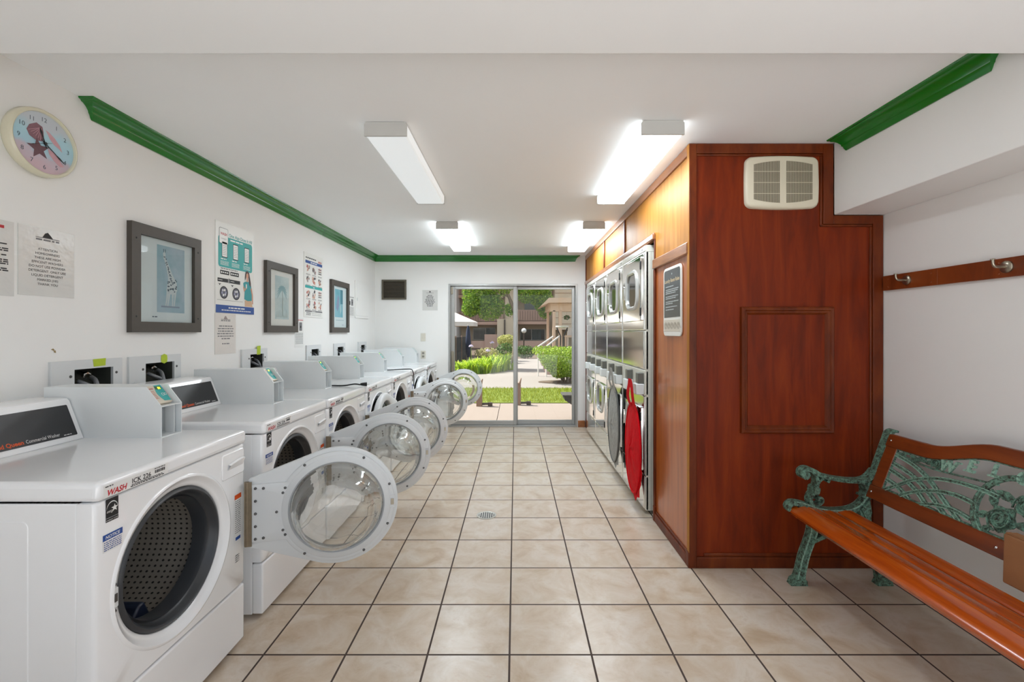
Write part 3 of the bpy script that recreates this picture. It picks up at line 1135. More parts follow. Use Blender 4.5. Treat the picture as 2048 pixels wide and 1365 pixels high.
# mesh laundry bags hung from the coin slides
def mat_mesh(name, rgb, dark):
    m, nt = new_mat(name)
    c = mixc(nt, noise(nt, 26, 4, .6), lin(dark), lin(rgb))
    finish(nt, c, .75, 0, noise(nt, 16, 3), .5, .02, 0, .15)
    return m
def bag(name, yc, zc, ry, rz, ztop, mat, rim, label, xb):
    b = empty(name, (xb, yc, 0))
    mp = lambda a, b_, c: (-c, a, b_)
    mb = MB(mp)
    n, k = 40, 8
    vs, fs = [], []
    r = random.Random(3)
    for q in range(k + 1):
        f = q / k
        for i in range(n):
            a = 2 * pi * i / n
            wob = 1 + .02 * sin(5 * a + 1) * f
            bulge = .022 * (1 - f * f) + .006 * sin(7 * a + 3 * f) * (1 - f)
            vs.append((ry * f * wob * cos(a), zc + rz * f * wob * sin(a), bulge + .016))
    for q in range(k):
        for i in range(n):
            j = (i + 1) % n
            fs.append((q * n + i, q * n + j, (q + 1) * n + j, (q + 1) * n + i))
    vs2 = [(x, y, .004) for x, y, z in vs]
    mb.add(vs, fs)
    mb.add([(ry * cos(2 * pi * i / n), zc + rz * sin(2 * pi * i / n), .002) for i in range(n)], [tuple(range(n))])
    mb.build('mesh_panel', mat, b, smooth=60)
    mb = MB(mp)
    mb.tube([(ry * 1.01 * cos(2 * pi * i / n), zc + rz * 1.01 * sin(2 * pi * i / n), .015) for i in range(n)], .009, 8, closed=True)
    mb.build('rim', rim, b, smooth=60)
    # gathered skirt behind, sagging lower on the near side
    mb = MB(mp)
    pts = []
    for i in range(17):
        a = radians(195 + 150 * i / 16)
        pts.append((ry * cos(a), zc + rz * sin(a)))
    low = [(p[0] * .95 - .03, p[1] - .045 - .02 * sin(i * 1.9)) for i, p in enumerate(pts)]
    vs = [(p[0], p[1], .010) for p in pts] + [(p[0], p[1], .004 + .006 * (i % 2)) for i, p in enumerate(low)]
    fs = [(i, i + 1, 17 + i + 1, 17 + i) for i in range(16)]
    mb.add(vs, fs)
    mb.build('skirt', mat, b, smooth=60)
    # strap up to the slide
    mb = MB(mp)
    z0 = zc + rz
    sp = spline([(.03, z0 - .03, .016), (.02, z0 + .06, .045), (-.045, ztop - .04, .050), (-.085, ztop, .055), (-.11, ztop - .05, .050), (-.115, z0 + .05, .040), (-.10, z0 - .05, .016)], 6)
    vs = []
    for p in sp:
        vs += [(p[0] - .028, p[1], p[2]), (p[0] + .028, p[1], p[2] + .008)]
    fs = [(2 * i, 2 * i + 1, 2 * i + 3, 2 * i + 2) for i in range(len(sp) - 1)]
    mb.add(vs, fs)
    mb.build('strap', mat, b, smooth=60)
    return tag(b, label, 'laundry bag', 'mesh laundry bags')
RED = mat_mesh('red_mesh_cloth', (222, 14, 28), (186, 6, 20))
GRY = mat_mesh('grey_mesh_cloth', (176, 176, 172), (134, 134, 130))
bag('laundry_bag', 3.52, .470, .215, .345, 1.02, RED, RED, 'red mesh laundry bag hanging by its strap from the first dryer', DFX - .038)
bag('laundry_bag', 4.215, .515, .225, .350, 1.05, GRY, M('dark_grey_rim', (92, 92, 90), .5), 'grey mesh laundry bag hanging from the second dryer', DFX - .038)
# ================================================================== things on the left wall
def onleft(name, y0, z0, off=0.0):
    return empty(name, mat4=facing((LX + off, y0, z0), 'left'))

# ---- washer valve boxes
def valve_box(i, a, b):
    w, o0, o1 = b - a, .105, (b - a) - .052
    zb = 1.0
    e = onleft('valve_box', a, zb)
    h = .247
    mb = MB()
    t = .012
    mb.box(0, o0, 0, h, 0, t)
    mb.box(o1, w, 0, h, 0, t)
    mb.box(o0, o1, 0, VZ0 - zb, 0, t)
    mb.box(o0, o1, VZ1 - zb, h, 0, t)
    mb.prism(rrect(.030, .075, .075, .11, .003), t, t + .002)
    for x in (o0 - .018, o1 + .018):
        mb.lathe([(.0001, t + .003), (.006, t + .002), (.007, t)], 10, 1, cx=x, cy=.175)
    mb.build('face_plate', [ENAMEL2, SCREW], e, bevel=0)
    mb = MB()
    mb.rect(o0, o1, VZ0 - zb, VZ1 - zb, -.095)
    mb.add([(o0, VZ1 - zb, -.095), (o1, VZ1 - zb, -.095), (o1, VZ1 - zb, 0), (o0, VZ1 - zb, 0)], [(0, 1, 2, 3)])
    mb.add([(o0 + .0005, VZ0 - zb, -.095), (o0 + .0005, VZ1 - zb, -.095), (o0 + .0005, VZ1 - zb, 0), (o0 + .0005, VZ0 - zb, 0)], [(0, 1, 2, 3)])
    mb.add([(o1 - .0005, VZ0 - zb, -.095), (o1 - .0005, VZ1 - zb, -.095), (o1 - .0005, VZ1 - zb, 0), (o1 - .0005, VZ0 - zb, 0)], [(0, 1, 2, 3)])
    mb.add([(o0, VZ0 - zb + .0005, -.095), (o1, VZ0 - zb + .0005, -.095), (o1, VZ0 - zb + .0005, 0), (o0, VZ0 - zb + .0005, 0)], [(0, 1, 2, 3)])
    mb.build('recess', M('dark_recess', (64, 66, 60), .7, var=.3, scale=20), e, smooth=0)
    ow = o1 - o0
    for q, (fx, fz, endx) in enumerate(((.12, .158, .55), (.58, .172, .40))):
        mb = MB()
        x = o0 + ow * fx
        d = Vector((.35 if q == 0 else -.3, -.25, 1)).normalized()
        p = Vector((x, fz, -.05))
        mb.tube([p - d * .045, p - d * .005], .010, 10, 1)
        mb.tube([p - d * .005, p, p + d * .016, p + d * .018], [.012, .0165, .0165, .012], 6, 1)
        mb.tube([p + d * .018, p + d * .045], .010, 10, 2)
        ex = o0 + ow * endx
        pts = [p + d * .045, p + d * .075 + Vector((0, -.008, .0)), Vector((ex, fz - .07, .045)), Vector((ex + .02, fz - .14, .035)), Vector((ex + .02, -.02, .03))]
        mb.tube(spline([tuple(v) for v in pts], 8), .0095, 10, 0)
        mb.build('hose', [HOSE, CHROME, STEEL], e, smooth=50)
    if i < 3:
        mb = MB()
        x = o0 + ow * .62
        if i == 0:
            mb.add([(x - .03, .212, .0128), (x + .032, .214, .0128), (x + .034, .250, .0128), (x - .034, .248, .0128)], [(0, 1, 2, 3)])
        elif i == 1:
            mb.poly([(x + .03 * cos(t * pi / 4) * (1 if t % 2 else .8), .225 + .028 * sin(t * pi / 4)) for t in range(8)], .0134)
        else:
            mb.add([(x - .03, .20, .0128), (x + .02, .20, .0128), (x + .022, .27, .0135), (x - .028, .268, .0135)], [(0, 1, 2, 3)])
        mb.build('tape', TAPE, e, smooth=0)
    lab = ['recessed valve box with two hoses and a square of lime tape, above the closest washer',
           'recessed valve box with two hoses and a round dab of lime tape',
           'recessed valve box with upright strip of lime tape, under the palm picture',
           'recessed valve box with hoses under the poster of small diagrams',
           'recessed valve box with hoses beneath the third framed picture',
           'small recessed valve box near the corner, under the white access panel'][i]
    return tag(e, lab, 'valve box', 'washer valve boxes')
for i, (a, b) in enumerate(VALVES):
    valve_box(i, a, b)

# ---- three framed prints
FRAME = M('dark_brown_frame', (74, 68, 62), .5, var=.12, scale=30)
def picture(y0, z0, kind, label):
    e = onleft('framed_picture', y0, z0)
    w, h, b = .519, .588, .058
    mb = MB()
    mb.prism([(0, 0), (w, 0), (w - b, b), (b, b)], 0, .028)
    mb.prism([(w, 0), (w, h), (w - b, h - b), (w - b, b)], 0, .028)
    mb.prism([(w, h), (0, h), (b, h - b), (w - b, h - b)], 0, .028)
    mb.prism([(0, h), (0, 0), (b, b), (b, h - b)], 0, .028)
    for x in (b / 2, w - b / 2):
        for y in (.085, h - .085):
            mb.lathe([(.0001, .031), (.004, .030), (.006, .028)], 10, 1, cx=x, cy=y)
    mb.build('frame', [FRAME, BLACK], e, smooth=20)
    mb = MB()
    mb.rect(b - .002, w - b + .002, b - .002, h - b + .002, .008)
    pale = M('pale_blue_mat', (226, 238, 242), .6, var=.03) if kind != 'palm' else M('white_mat_board', (242, 241, 237), .6)
    p = MB()
    r = random.Random(5)
    if kind == 'giraffe':
        cols = [wash('blue_wash', (182, 204, 218), (152, 190, 204)), M('giraffe_ink', (84, 106, 122), .6), M('giraffe_light', (208, 220, 224), .6), M('wash_shadow', (146, 162, 184), .6)]
        x0, x1, z0_, z1_ = .188, .398, .115, .50
        p.rect(x0, x1, z0_, z1_, .0086, 0)
        X = lambda u: x0 + (x1 - x0) * u
        Z = lambda v: z0_ + (z1_ - z0_) * v
        # neck and head, seen from behind, legs together
        p.strip([(X(.24), Z(.86)), (X(.30), Z(.78)), (X(.38), Z(.68)), (X(.46), Z(.57)), (X(.52), Z(.47))], [.013, .018, .024, .036, .060], .0088, .0090, 2)
        p.poly([(X(.20), Z(.88)), (X(.26), Z(.93)), (X(.30), Z(.87)), (X(.28), Z(.79)), (X(.22), Z(.80))], .0091, 2)
        for dx in (-.02, .03):
            p.strip([(X(.25 + dx), Z(.90)), (X(.25 + dx * 1.3), Z(.95))], .004, .0091, .0093, 1)
        p.poly([(X(.36), Z(.44)), (X(.44), Z(.52)), (X(.60), Z(.53)), (X(.70), Z(.46)), (X(.72), Z(.34)), (X(.60), Z(.28)), (X(.40), Z(.28)), (X(.34), Z(.36))], .0089, 2)
        for a, bb_ in ((.38, .30), (.45, .37), (.56, .54), (.66, .60)):
            p.strip([(X(a), Z(.36)), (X((a + bb_) / 2), Z(.20)), (X(bb_), Z(.10))], [.020, .010, .007], .0088, .0090, 2)
        for q in range(70):
            t = r.random()
            if t < .5:
                u, v, s_ = .26 + .26 * t * 2 + r.uniform(-.03, .03), .84 - .38 * t * 2, .004
            else:
                u, v, s_ = r.uniform(.38, .70), r.uniform(.30, .51), .0055
            p.disc(X(u), Z(v), s_ * r.uniform(.7, 1.2), .0094 + q * 1e-6, 1, 6, ry=s_ * r.uniform(.6, 1.1))
        p.rect(x0 + .03, x1 - .04, Z(.075), Z(.10), .0088, 3)
        p.words(.155, .19, .085, .006, .0088, 1)
    elif kind == 'palm':
        cols = [wash('pale_green_wash', (216, 228, 228), (190, 210, 214)), M('palm_teal', (142, 178, 186), .6), M('palm_grey', (152, 168, 164), .6)]
        x0, x1, z0_, z1_ = .155, .385, .115, .485
        p.rect(x0, x1, z0_, z1_, .0086, 0)
        cx, cz = (x0 + x1) / 2, .37
        for q in range(13):
            a = radians(-20 + 220 * q / 12)
            pts = [(cx + t * .085 * cos(a), cz + t * .085 * sin(a) - .05 * t * t) for t in (0, .3, .6, .85, 1)]
            p.strip(pts, [.004, .012, .012, .008, .002], .0088, .0090 + q * 1e-5, 1)
        p.strip([(cx, cz), (cx + .008, .30), (cx + .004, .22), (cx + .01, .14)], [.009, .010, .012, .016], .0087, .0089, 2)
        for q in range(10):
            x = x0 + .02 + q * .02
            p.strip([(x, .13), (x + .006, .13 + r.uniform(.02, .07))], [.008, .002], .0087, .0088, 2)
    else:
        cols = [wash('teal_wash', (150, 202, 218), (112, 184, 202)), M('violet_tint', (150, 160, 192), .6), M('teal_dark', (70, 140, 160), .6), M('print_pale', (178, 210, 218), .6)]
        x0, x1, z0_, z1_ = .125, .355, .175, .495
        p.rect(x0, x1, z0_, z1_, .0086, 0)
        p.rect(x0 + .16, x1, .33, z1_, .0088, 2)
        p.poly([(.20, .24), (.24, .30), (.25, .39), (.22, .43), (.19, .38), (.16, .28)], .0090, 1)
        p.poly([(.27, .20), (.31, .25), (.30, .33), (.26, .30)], .0090, 3)
        p.words(.15, .38, .14, .004, .0088, 2)
        p.words(.33, .38, .085, .006, .0088, 1)
    sheet = mb.build('mat_board', pale, e, smooth=0)
    p.build('print', cols, sheet, smooth=0)
    g = MB()
    g.rect(b - .001, w - b + .001, b - .001, h - b + .001, .0135)
    g.build('glass', PICGLASS, e, smooth=0)
    return tag(e, label, 'picture', 'framed prints on the wall')
def wash(name, a, b):
    if name in MATS: return MATS[name]
    m, nt = new_mat(name)
    c = mixc(nt, ramp(nt, noise(nt, 7, 4, .6), [(.35, (0, 0, 0, 1)), (.65, (1, 1, 1, 1))]), lin(a), lin(b))
    finish(nt, c, .6)
    MATS[name] = m
    return m
picture(2.345, 1.377, 'giraffe', 'dark-framed blue print of a giraffe, closest of the framed pictures')
picture(3.622, 1.374, 'palm', 'dark-framed print of a pale green palm with wide white mat')
picture(4.903, 1.371, 'teal', 'dark-framed teal abstract print near the white access panel')

# ---- posters and notices
def sheet(name, y0, z0, w, h, t, mat, off=0.0):
    e = onleft(name, y0, z0, off)
    mb = MB()
    mb.prism([(0, 0), (w, 0), (w, h), (0, h)], 0, t)
    mb.build('sheet', mat, e, smooth=0)
    return e
SKIN = M('printed_skin', (206, 150, 122), .5)
HAIR = M('printed_hair', (60, 40, 34), .5)
KHAKI = M('printed_khaki', (206, 172, 140), .5)

w, h = .443, .630
e = sheet('laundry_app_poster_sign', 3.033, 1.512, w, h, .006, CARD)
c = .0066
mb = MB()
mb.poly(rrect(.025, .418, .318, .535, .02), c, 0)
mb.poly(rrect(.034, .130, .480, .590, .012), c + .0003, 2)
mb.poly(rrect(.037, .127, .483, .587, .010), c + .0005, 1)
mb.text('WASH', .082, .540, .026, c + .0008, 3, 'C', bold=.02, width=.070)
mb.text('CONNECT', .082, .512, .010, c + .0008, 2, 'C', width=.058)
mb.text('One App Does It All', .140, .541, .034, c, 0, 'L', bold=.012, width=.275)
mb.words(.155, .30, .514, .010, c + .0003, 1, wlen=(3, 6))
for x in (.062, .185, .320):
    mb.poly(rrect(x, x + .060, .386, .500, .006), c + .0003, 4)
    mb.poly(rrect(x + .004, x + .056, .392, .494, .004), c + .0005, 1)
    for q in range(7):
        mb.words(x + .010, x + .050, .478 - q * .012, .003, c + .0008, 2)
    mb.words(x - .010, x + .05, .372, .007, c + .0003, 1, wlen=(2, 4))
    for q in range(4):
        mb.words(x - .014, x + .075, .358 - q * .008, .003, c + .0003, 1)
mb.build('app_panel_print', [TEAL, CARD, INKG, REDI, INK], e, smooth=0)
mb = MB()
mb.words(.050, .240, .306, .006, c, 0)
for x in (.045, .155):
    mb.poly(rrect(x, x + .098, .268, .296, .003), c, 1)
    mb.disc(x + .014, .282, .007, c + .0003, 2, 12)
    mb.words(x + .026, x + .09, .278, .008, c + .0003, 2, wlen=(1.5, 3))
mb.build('badge_print', [INKG, INK, CARD], e, smooth=0)
mb = MB()
for x, xx in ((.018, .130), (.150, .268)):
    mb.rect(x, xx, .214, .240, c, 0)
    mb.words(x + .008, x + .05, .225, .004, c + .0003, 1)
mb.poly(rrect(.133, .152, .212, .244, .004), c, 2)
for x in (.085, .222):
    mb.ring(x, .142, .036, .044, c, 0)
    mb.disc(x, .142, .036, c, 3)
    for q in range(6):
        a = q * 1.1
        mb.disc(x + .019 * cos(a), .142 + .019 * sin(a), .009, c + .0003 + q * 1e-5, (4, 1, 5)[q % 3], 8)
    mb.disc(x - .045, .196, .006, c, 0, 10)
    mb.words(x - .06, x - .03, .198, .004, c, 2)
mb.rect(.012, .30, .088, .090, c, 2)
mb.build('washer_print', [INK, CARD, INKG, M('drum_print', (88, 88, 104), .5), M('cloth_print', (150, 150, 178), .5), M('pale_cloth_print', (206, 206, 214), .5)], e, smooth=0)
mb = MB()
mb.poly([(.325, .058), (.325, .10), (.350, .115), (.405, .112), (.425, .058)], c + .0001, 2)            # trousers
mb.poly([(.318, .112), (.325, .19), (.310, .205), (.306, .232), (.330, .245), (.372, .248), (.400, .235), (.412, .19), (.412, .105), (.360, .10)], c + .0004, 0)   # shirt
mb.poly([(.330, .300), (.338, .322), (.358, .328), (.378, .318), (.388, .285), (.402, .235), (.396, .205), (.382, .225), (.372, .262), (.366, .30), (.345, .305), (.338, .27), (.328, .25), (.326, .275)], c + .0006, 3)  # hair
mb.disc(.356, .290, .0145, c + .0008, 1, 16, ry=.021)
mb.poly([(.349, .272), (.363, .272), (.368, .245), (.344, .245)], c + .0007, 1)
mb.strip([(.312, .205), (.318, .175), (.345, .200)], [.016, .016, .012], c + .0008, c + .0010, 1)
mb.strip([(.404, .20), (.420, .15), (.424, .08)], [.016, .015, .012], c + .0003, c + .0005, 1)
mb.rect(.336, .350, .196, .226, c + .0012, 4)
mb.build('person_print', [M('teal_shirt_print', (44, 150, 156), .5), SKIN, KHAKI, HAIR, CARD], e, smooth=0)
mb = MB()
mb.rect(0, w, 0, .055, c, 0)
mb.words(.135, .33, .033, .009, c + .0004, 1, wlen=(2, 5))
mb.words(.06, .40, .016, .007, c + .0004, 1, wlen=(1, 3))
mb.build('footer_print', [BLUEI, CARD], e, smooth=0)
tag(e, 'tall app poster with a teal panel and a woman in a teal shirt', 'poster')

w, h = .423, .630
e = sheet('washer_guide_poster_sign', 4.302, 1.524, w, h, .006, CARD)
c = .0066
mb = MB()
mb.words(.03, .26, .577, .010, c, 0, wlen=(2, 4))
mb.text('WASH', .345, .560, .030, c, 1, 'C', bold=.02, shear=.2, width=.085)
mb.build('title_print', [INK, REDI], e, smooth=0)
mb = MB()
mb.rect(.025, .400, .528, .556, c, 2)
mb.words(.135, .29, .537, .010, c + .0004, 3)
mb.build('blue_band_print', [INK, REDI, BLUEI, CARD], e, smooth=0)
mb = MB()
mb.rect(.020, .400, .285, .312, c, 4)
mb.words(.19, .23, .294, .008, c + .0004, 3)
mb.build('teal_band_print', [INK, REDI, BLUEI, CARD, TEAL], e, smooth=0)
mb = MB()
mb.rect(.020, .400, .052, .066, c, 5)
mb.words(.16, .24, .056, .005, c + .0004, 3)
for q in range(2):
    mb.words(.045, .14, .036 - q * .016, .007, c, 0)
    mb.words(.16, .38, .036 - q * .016, .003, c, 5)
mb.build('footer_print', [INK, REDI, BLUEI, CARD, TEAL, INKG], e, smooth=0)
mb = MB()
r = random.Random(9)
for row, z in enumerate((.44, .335, .20, .095)):
    for colx in (.085, .215, .345):
        k = (row * 3 + int(colx * 10)) % 4
        mb.text(str(1 + (row % 2) * 3 + (0, 1, 2)[int((colx - .08) / .12)]), colx - .052, z + .055, .012, c, 1, 'L')
        if colx > .3 and row % 2 == 0:
            for q in range(3):
                mb.rect(colx - .038, colx + .038, z + .05 - q * .022, z + .056 - q * .022, c + .0003, 1)
                for d in (-.024, .0, .024):
                    mb.disc(colx + d, z + .060 - q * .022, .008, c + .0002, (3, 2, 0)[q], 8)
        else:
            for q in range(9):
                x, zz = colx + r.uniform(-.032, .032), z + r.uniform(.0, .06)
                sz = r.uniform(.008, .019)
                mb.poly([(x - sz, zz - sz * .5), (x + sz * .6, zz - sz), (x + sz, zz + sz * .6), (x - sz * .3, zz + sz)], c + .0002 + q * 1e-5, r.choice((0, 1, 2, 3, 2)))
        for q in range(2):
            mb.words(colx - .045, colx + .045, z - .018 - q * .007, .003, c, 1)
mb.build('diagram_print', [M('print_grey', (150, 144, 142), .5), M('print_dark', (62, 56, 62), .5), M('print_skin', (206, 160, 140), .5), M('print_red', (176, 84, 80), .5)], e, smooth=0)
tag(e, 'white instruction poster with small diagrams in rows and blue heading', 'poster')

def notice(name, y0, z0, w, h, mat, lines, label, sleeve=False, crest=True, size=.016, top=.235, grp=None, step=None, ink=None):
    e = sheet(name, y0, z0, w, h, .002 if not sleeve else .003, mat, .0)
    c = .0024 if not sleeve else .0036
    if sleeve:
        mb = MB()
        vs, fs = [], []
        n = 14
        r = random.Random(int(y0 * 100))
        for i in range(n + 1):
            for j in range(n + 1):
                k = 0 if i in (0, n) or j in (0, n) else r.uniform(0, .004)
                vs.append((w * i / n - .0, h * j / n, c + .0005 + k * .0))
    mb = MB()
    if crest:
        cx, cz = w / 2, h * .865
        mb.poly([(cx - .022, cz), (cx - .012, cz + .018), (cx, cz + .024), (cx + .012, cz + .012), (cx + .022, cz)], c, 0)
        mb.rect(cx - .05, cx + .05, cz - .003, cz, c, 1)
        mb.words(cx - .05, cx + .05, cz - .014, .007, c, 1, align='C')
    z = top
    step = step or size * 1.35
    for ln in lines:
        if isinstance(ln, str):
            mb.text(ln, w / 2, z, size, c, 0, 'C')
        elif ln is not None:
            mb.words(w / 2 - ln / 2, w / 2 + ln / 2, z, size * .55, c, 1, align='C')
        z -= step
    mb.build('print', [ink or INK, INKG], e, smooth=0)
    return tag(e, label, 'notice', grp)

notice('attention_sign', 1.831, 1.534, .232, .292, PLASTICSLEEVE,
       ['ATTENTION', 'HOMEOWNERS', 'THESE ARE HIGH', 'EFFICENT WASHERS', 'DO NOT USE POWDER', 'DETERGENT. ONLY USE', 'LIQUID DETERGENT', 'MARKED (HE)', 'THANK YOU'],
       'notice in a crinkled plastic sleeve beginning ATTENTION HOMEOWNERS, beside the giraffe print', True, size=.0145, top=.196, step=.0188)
e = sheet('washing_tips_sign', 1.590, 1.524, .226, .300, .003, PLASTICSLEEVE)
mb = MB()
c = .0036
mb.words(.03, .20, .268, .012, c, 1, wlen=(2, 4))
for z, a in ((.205, .03), (.186, .03), (.178, .03), (.160, .03), (.141, .03), (.133, .03), (.125, .03), (.106, .03), (.098, .03)):
    mb.words(a, .205, z, .005, c, 0)
mb.build('print', [INK, REDI], e, smooth=0)
tag(e, 'sheet in a plastic sleeve with a line of red heading, cut by the picture edge', 'notice')

notice('letter_sign', 3.030, 1.226, .225, .280, M('cream_sleeve', (222, 217, 212), .25, var=.05, scale=12, bump=.35, bscale=22), [.15, .17, .16, .18, .17, .10, None, .08],
       'crinkled notice sleeve taped directly below the tall app poster', True, size=.013, top=.19, ink=M('faded_ink', (150, 138, 136), .6))
def small_notice(y0, z0, w, h, label, stick=True):
    e = sheet('washer_notice_sign', y0, z0, w, h, .002, PAPER)
    mb = MB()
    c = .0024
    mb.words(.01, w - .01, h - .022, .007, c, 0 if stick else 2, wlen=(2, 4))
    mb.poly(rrect(w * .18, w * .36, h - .115, h - .068, .003), c, 2)
    mb.poly(rrect(w * .50, w * .82, h - .120, h - .040, .003), c, 1)
    mb.disc(w * .66, h - .083, .012, c + .0003, 2, 14)
    mb.build('picture_print', [REDI, INKG, INK], e, smooth=0)
    mb = MB()
    for q in range(10):
        mb.words(.012, w - .012, h - .145 - q * .0108, .004, c, 1)
    mb.build('print', [REDI, INKG, INK], e, smooth=0)
    return tag(e, label, 'notice')
small_notice(4.128, 1.234, .170, .275, 'small white notice with red heading tucked beside the palm picture')
small_notice(5.445, 1.556, .200, .270, 'small white notice between the teal print and the access panel', False)

# ---- access panel
e = onleft('access_panel', 5.665, 1.556)
mb = MB()
mb.prism(rrect(0, .515, 0, .478, .015), 0, .012)
mb.build('cover_frame', WHITE_WALL, e, bevel=.003)
mb = MB()
mb.prism(rrect(.030, .485, .030, .448, .010), .012, .018)
mb.build('door', WHITE_WALL, e, bevel=.002)
mb = MB()
mb.prism(rrect(.036, .050, .22, .26, .003), .018, .024)
mb.build('latch', ENAMEL2, e)
tag(e, 'white painted metal access panel near the corner of the washer wall', 'access panel')

# ---- clock
e = onleft('wall_clock', 1.905, 2.182)
Rc = .142
mb = MB()
mb.lathe([(Rc - .006, 0), (Rc, .010), (Rc - .001, .034), (Rc - .005, .041), (Rc - .011, .044), (Rc - .015, .042), (Rc - .017, .037), (Rc - .017, .031), (.0001, .031)], 64)
mb.build('rim', M('cream_plastic_rim', (220, 216, 192), .25, coat=.3), e, smooth=40)
def mat_face():
    m, nt = new_mat('printed_clock_face')
    tc = N(nt, 'ShaderNodeTexCoord')
    sep = N(nt, 'ShaderNodeSeparateXYZ')
    L(nt, tc.outputs['Object'], sep.inputs[0])
    v = math_n(nt, 'ADD', math_n(nt, 'MULTIPLY', sep.outputs[1], 3.2), math_n(nt, 'MULTIPLY', noise(nt, 11, 3), .45))
    v = math_n(nt, 'ADD', v, .10)
    c = ramp(nt, v, [(.0, lin((204, 178, 188))), (.16, lin((198, 186, 198))), (.24, lin((168, 204, 220))), (.42, lin((172, 212, 224))), (.60, lin((196, 204, 212)))])
    finish(nt, c, .5)
    return m
mb = MB()
mb.disc(0, 0, Rc - .016, .0325, 0, 48)
face = mb.build('face', mat_face(), e, smooth=0)
SH1, SH2, SH3 = M('shell_mauve', (134, 96, 106), .5, var=.2, scale=60), M('shell_pink', (206, 160, 168), .5, var=.12, scale=50), M('star_brown', (106, 74, 82), .5, var=.25, scale=80)
c = .0330
K = 1.07
FM = lambda a, b, c: (a * K, b * K, c)
mb = MB(FM)
for k in range(1, 13):
    a = pi / 2 - k * pi / 6
    mb.text(str(k), .093 * cos(a), .093 * sin(a) - .0085, .024, c, 0, 'C', res=4)
mb.build('numeral', [M('slate_numeral', (70, 84, 96), .5)], face, smooth=0)
mb = MB(FM)
fan = [(-.030 + .040 * cos(radians(t)), .012 + .044 * sin(radians(t))) for t in range(110, 300, 12)]
mb.poly([(-.008, .062), (-.030, .070), (-.056, .052), (-.066, .030), (-.056, .010), (-.032, .000), (-.010, .004), (-.002, .018), (-.004, .044)], c + .0002, 0)
for q in range(7):
    mb.strip([(-.012, .058), (-.060 + q * .009, .030 - q * .0045)], .0012, c + .0003, c + .0005, 1)
mb.poly([(.004, .056), (.020, .050), (.040, .036), (.060, .014), (.070, -.010), (.056, .000), (.036, .010), (.020, .026)], c + .0002, 1)
mb.poly([(.012, -.014), (.034, -.022), (.060, -.044), (.076, -.068), (.060, -.072), (.036, -.056), (.018, -.036)], c + .0001, 1)
star = []
for q in range(10):
    rr = .044 if q % 2 == 0 else .019
    a = radians(100) + q * pi / 5
    star.append((-.022 + rr * cos(a), -.030 + rr * sin(a) * .95))
mb.poly(star, c + .0004, 2)
mb.build('shell_print', [SH1, SH2, SH3], face, smooth=0)
mb = MB(FM)
def hand(ang, ln, wd, z, back=.018):
    a = pi / 2 - radians(ang)
    dx, dy = cos(a), sin(a)
    mb.strip([(-dx * back, -dy * back), (0, 0), (dx * ln * .55, dy * ln * .55), (dx * ln * .72, dy * ln * .72), (dx * ln, dy * ln)], [wd * .6, wd, wd * .7, wd * 1.7, wd * .3], z, z + .0008)
hand(341, .058, .005, .0352)
hand(126, .096, .004, .0365)
mb.build('hour_and_minute_hands', [BLACK], e, smooth=0)
mb = MB(FM)
hand(247, .066, .0016, .0380, .028)
mb.cyl(0, 0, .0055, .0345, .040, 16)
mb.build('second_hand', [BLACK], e, smooth=0)
tag(e, 'round cream wall clock with a seashell and starfish face', 'clock')

# ================================================================== things on the far wall
def onfar(name, x0, z0):
    return empty(name, mat4=facing((x0, FY, z0), 'far'))
e = onfar('wall_vent', -1.936, 1.846)
w, h = .356, .288
DVENT = M('dusty_dark_grille', (78, 72, 62), .6, var=.25, scale=60)
mb = MB()
b = .026
for x0, x1, y0, y1 in ((0, w, 0, b), (0, w, h - b, h), (0, b, b, h - b), (w - b, w, b, h - b)):
    mb.box(x0, x1, y0, y1, 0, .022)
mb.build('frame', M('brown_vent_frame', (92, 86, 74), .5, var=.15, scale=30), e, bevel=.004)
mb = MB()
mb.rect(b, w - b, b, h - b, .004)
for q in range(14):
    y = b + .008 + q * .0165
    mb.add([(b, y, .006), (w - b, y, .006), (w - b, y + .008, .017), (b, y + .008, .017)], [(0, 1, 2, 3)])
mb.build('louvre', DVENT, e, smooth=0)
tag(e, 'dusty dark louvred vent high on the end wall', 'vent')

e = empty('notice_sign', mat4=facing((-1.349, FY, 1.690), 'far'))
mb = MB().prism([(0, 0), (.220, 0), (.220, .295), (0, .295)], 0, .003)
mb.build('sheet', PLASTICSLEEVE, e, smooth=0)
mb = MB()
cx = .108
mb.poly([(cx - .016, .262), (cx - .006, .276), (cx + .004, .282), (cx + .018, .262)], .0038, 0)
mb.words(.06, .16, .250, .006, .0038, 1)
z = .214
for ln in (.07, .10, .10, .13, .13, .15, .12, .09, .08):
    mb.words(cx - ln / 2, cx + ln / 2, z, .008, .0038, 0, align='C')
    z -= .0195
mb.build('print', [INK, INKG], e, smooth=0)
tag(e, 'notice in a plastic sleeve on the end wall beside the glass door', 'notice')

def plate(x, z, kind, label):
    e = onfar('light_switch' if kind == 's' else 'wall_outlet', x, z)
    mb = MB()
    mb.prism(rrect(-.036, .036, -.058, .058, .004), 0, .005)
    mb.build('face_plate', M('ivory_plate', (214, 210, 198), .35), e, bevel=.002)
    mb = MB()
    if kind == 's':
        mb.box(-.006, .006, -.012, .012, .005, .012)
        mb.build('toggle', M('ivory_plate'), e, bevel=.001)
    else:
        for dz in (-.024, .024):
            mb.prism(rrect(-.017, .017, dz - .015, dz + .015, .006), .005, .0075)
            for dx in (-.007, .006):
                mb.rect(dx, dx + .0025, dz - .004, dz + .006, .0080, 1)
        mb.build('socket', [M('grey_socket', (150, 146, 136), .4), BLACK], e, smooth=0)
    return tag(e, label, 'switch' if kind == 's' else 'outlet')
plate(-1.338, 1.300, 's', 'ivory light switch on the end wall')
plate(-1.338, 1.046, 'o', 'ivory electrical outlet just above the last washer')

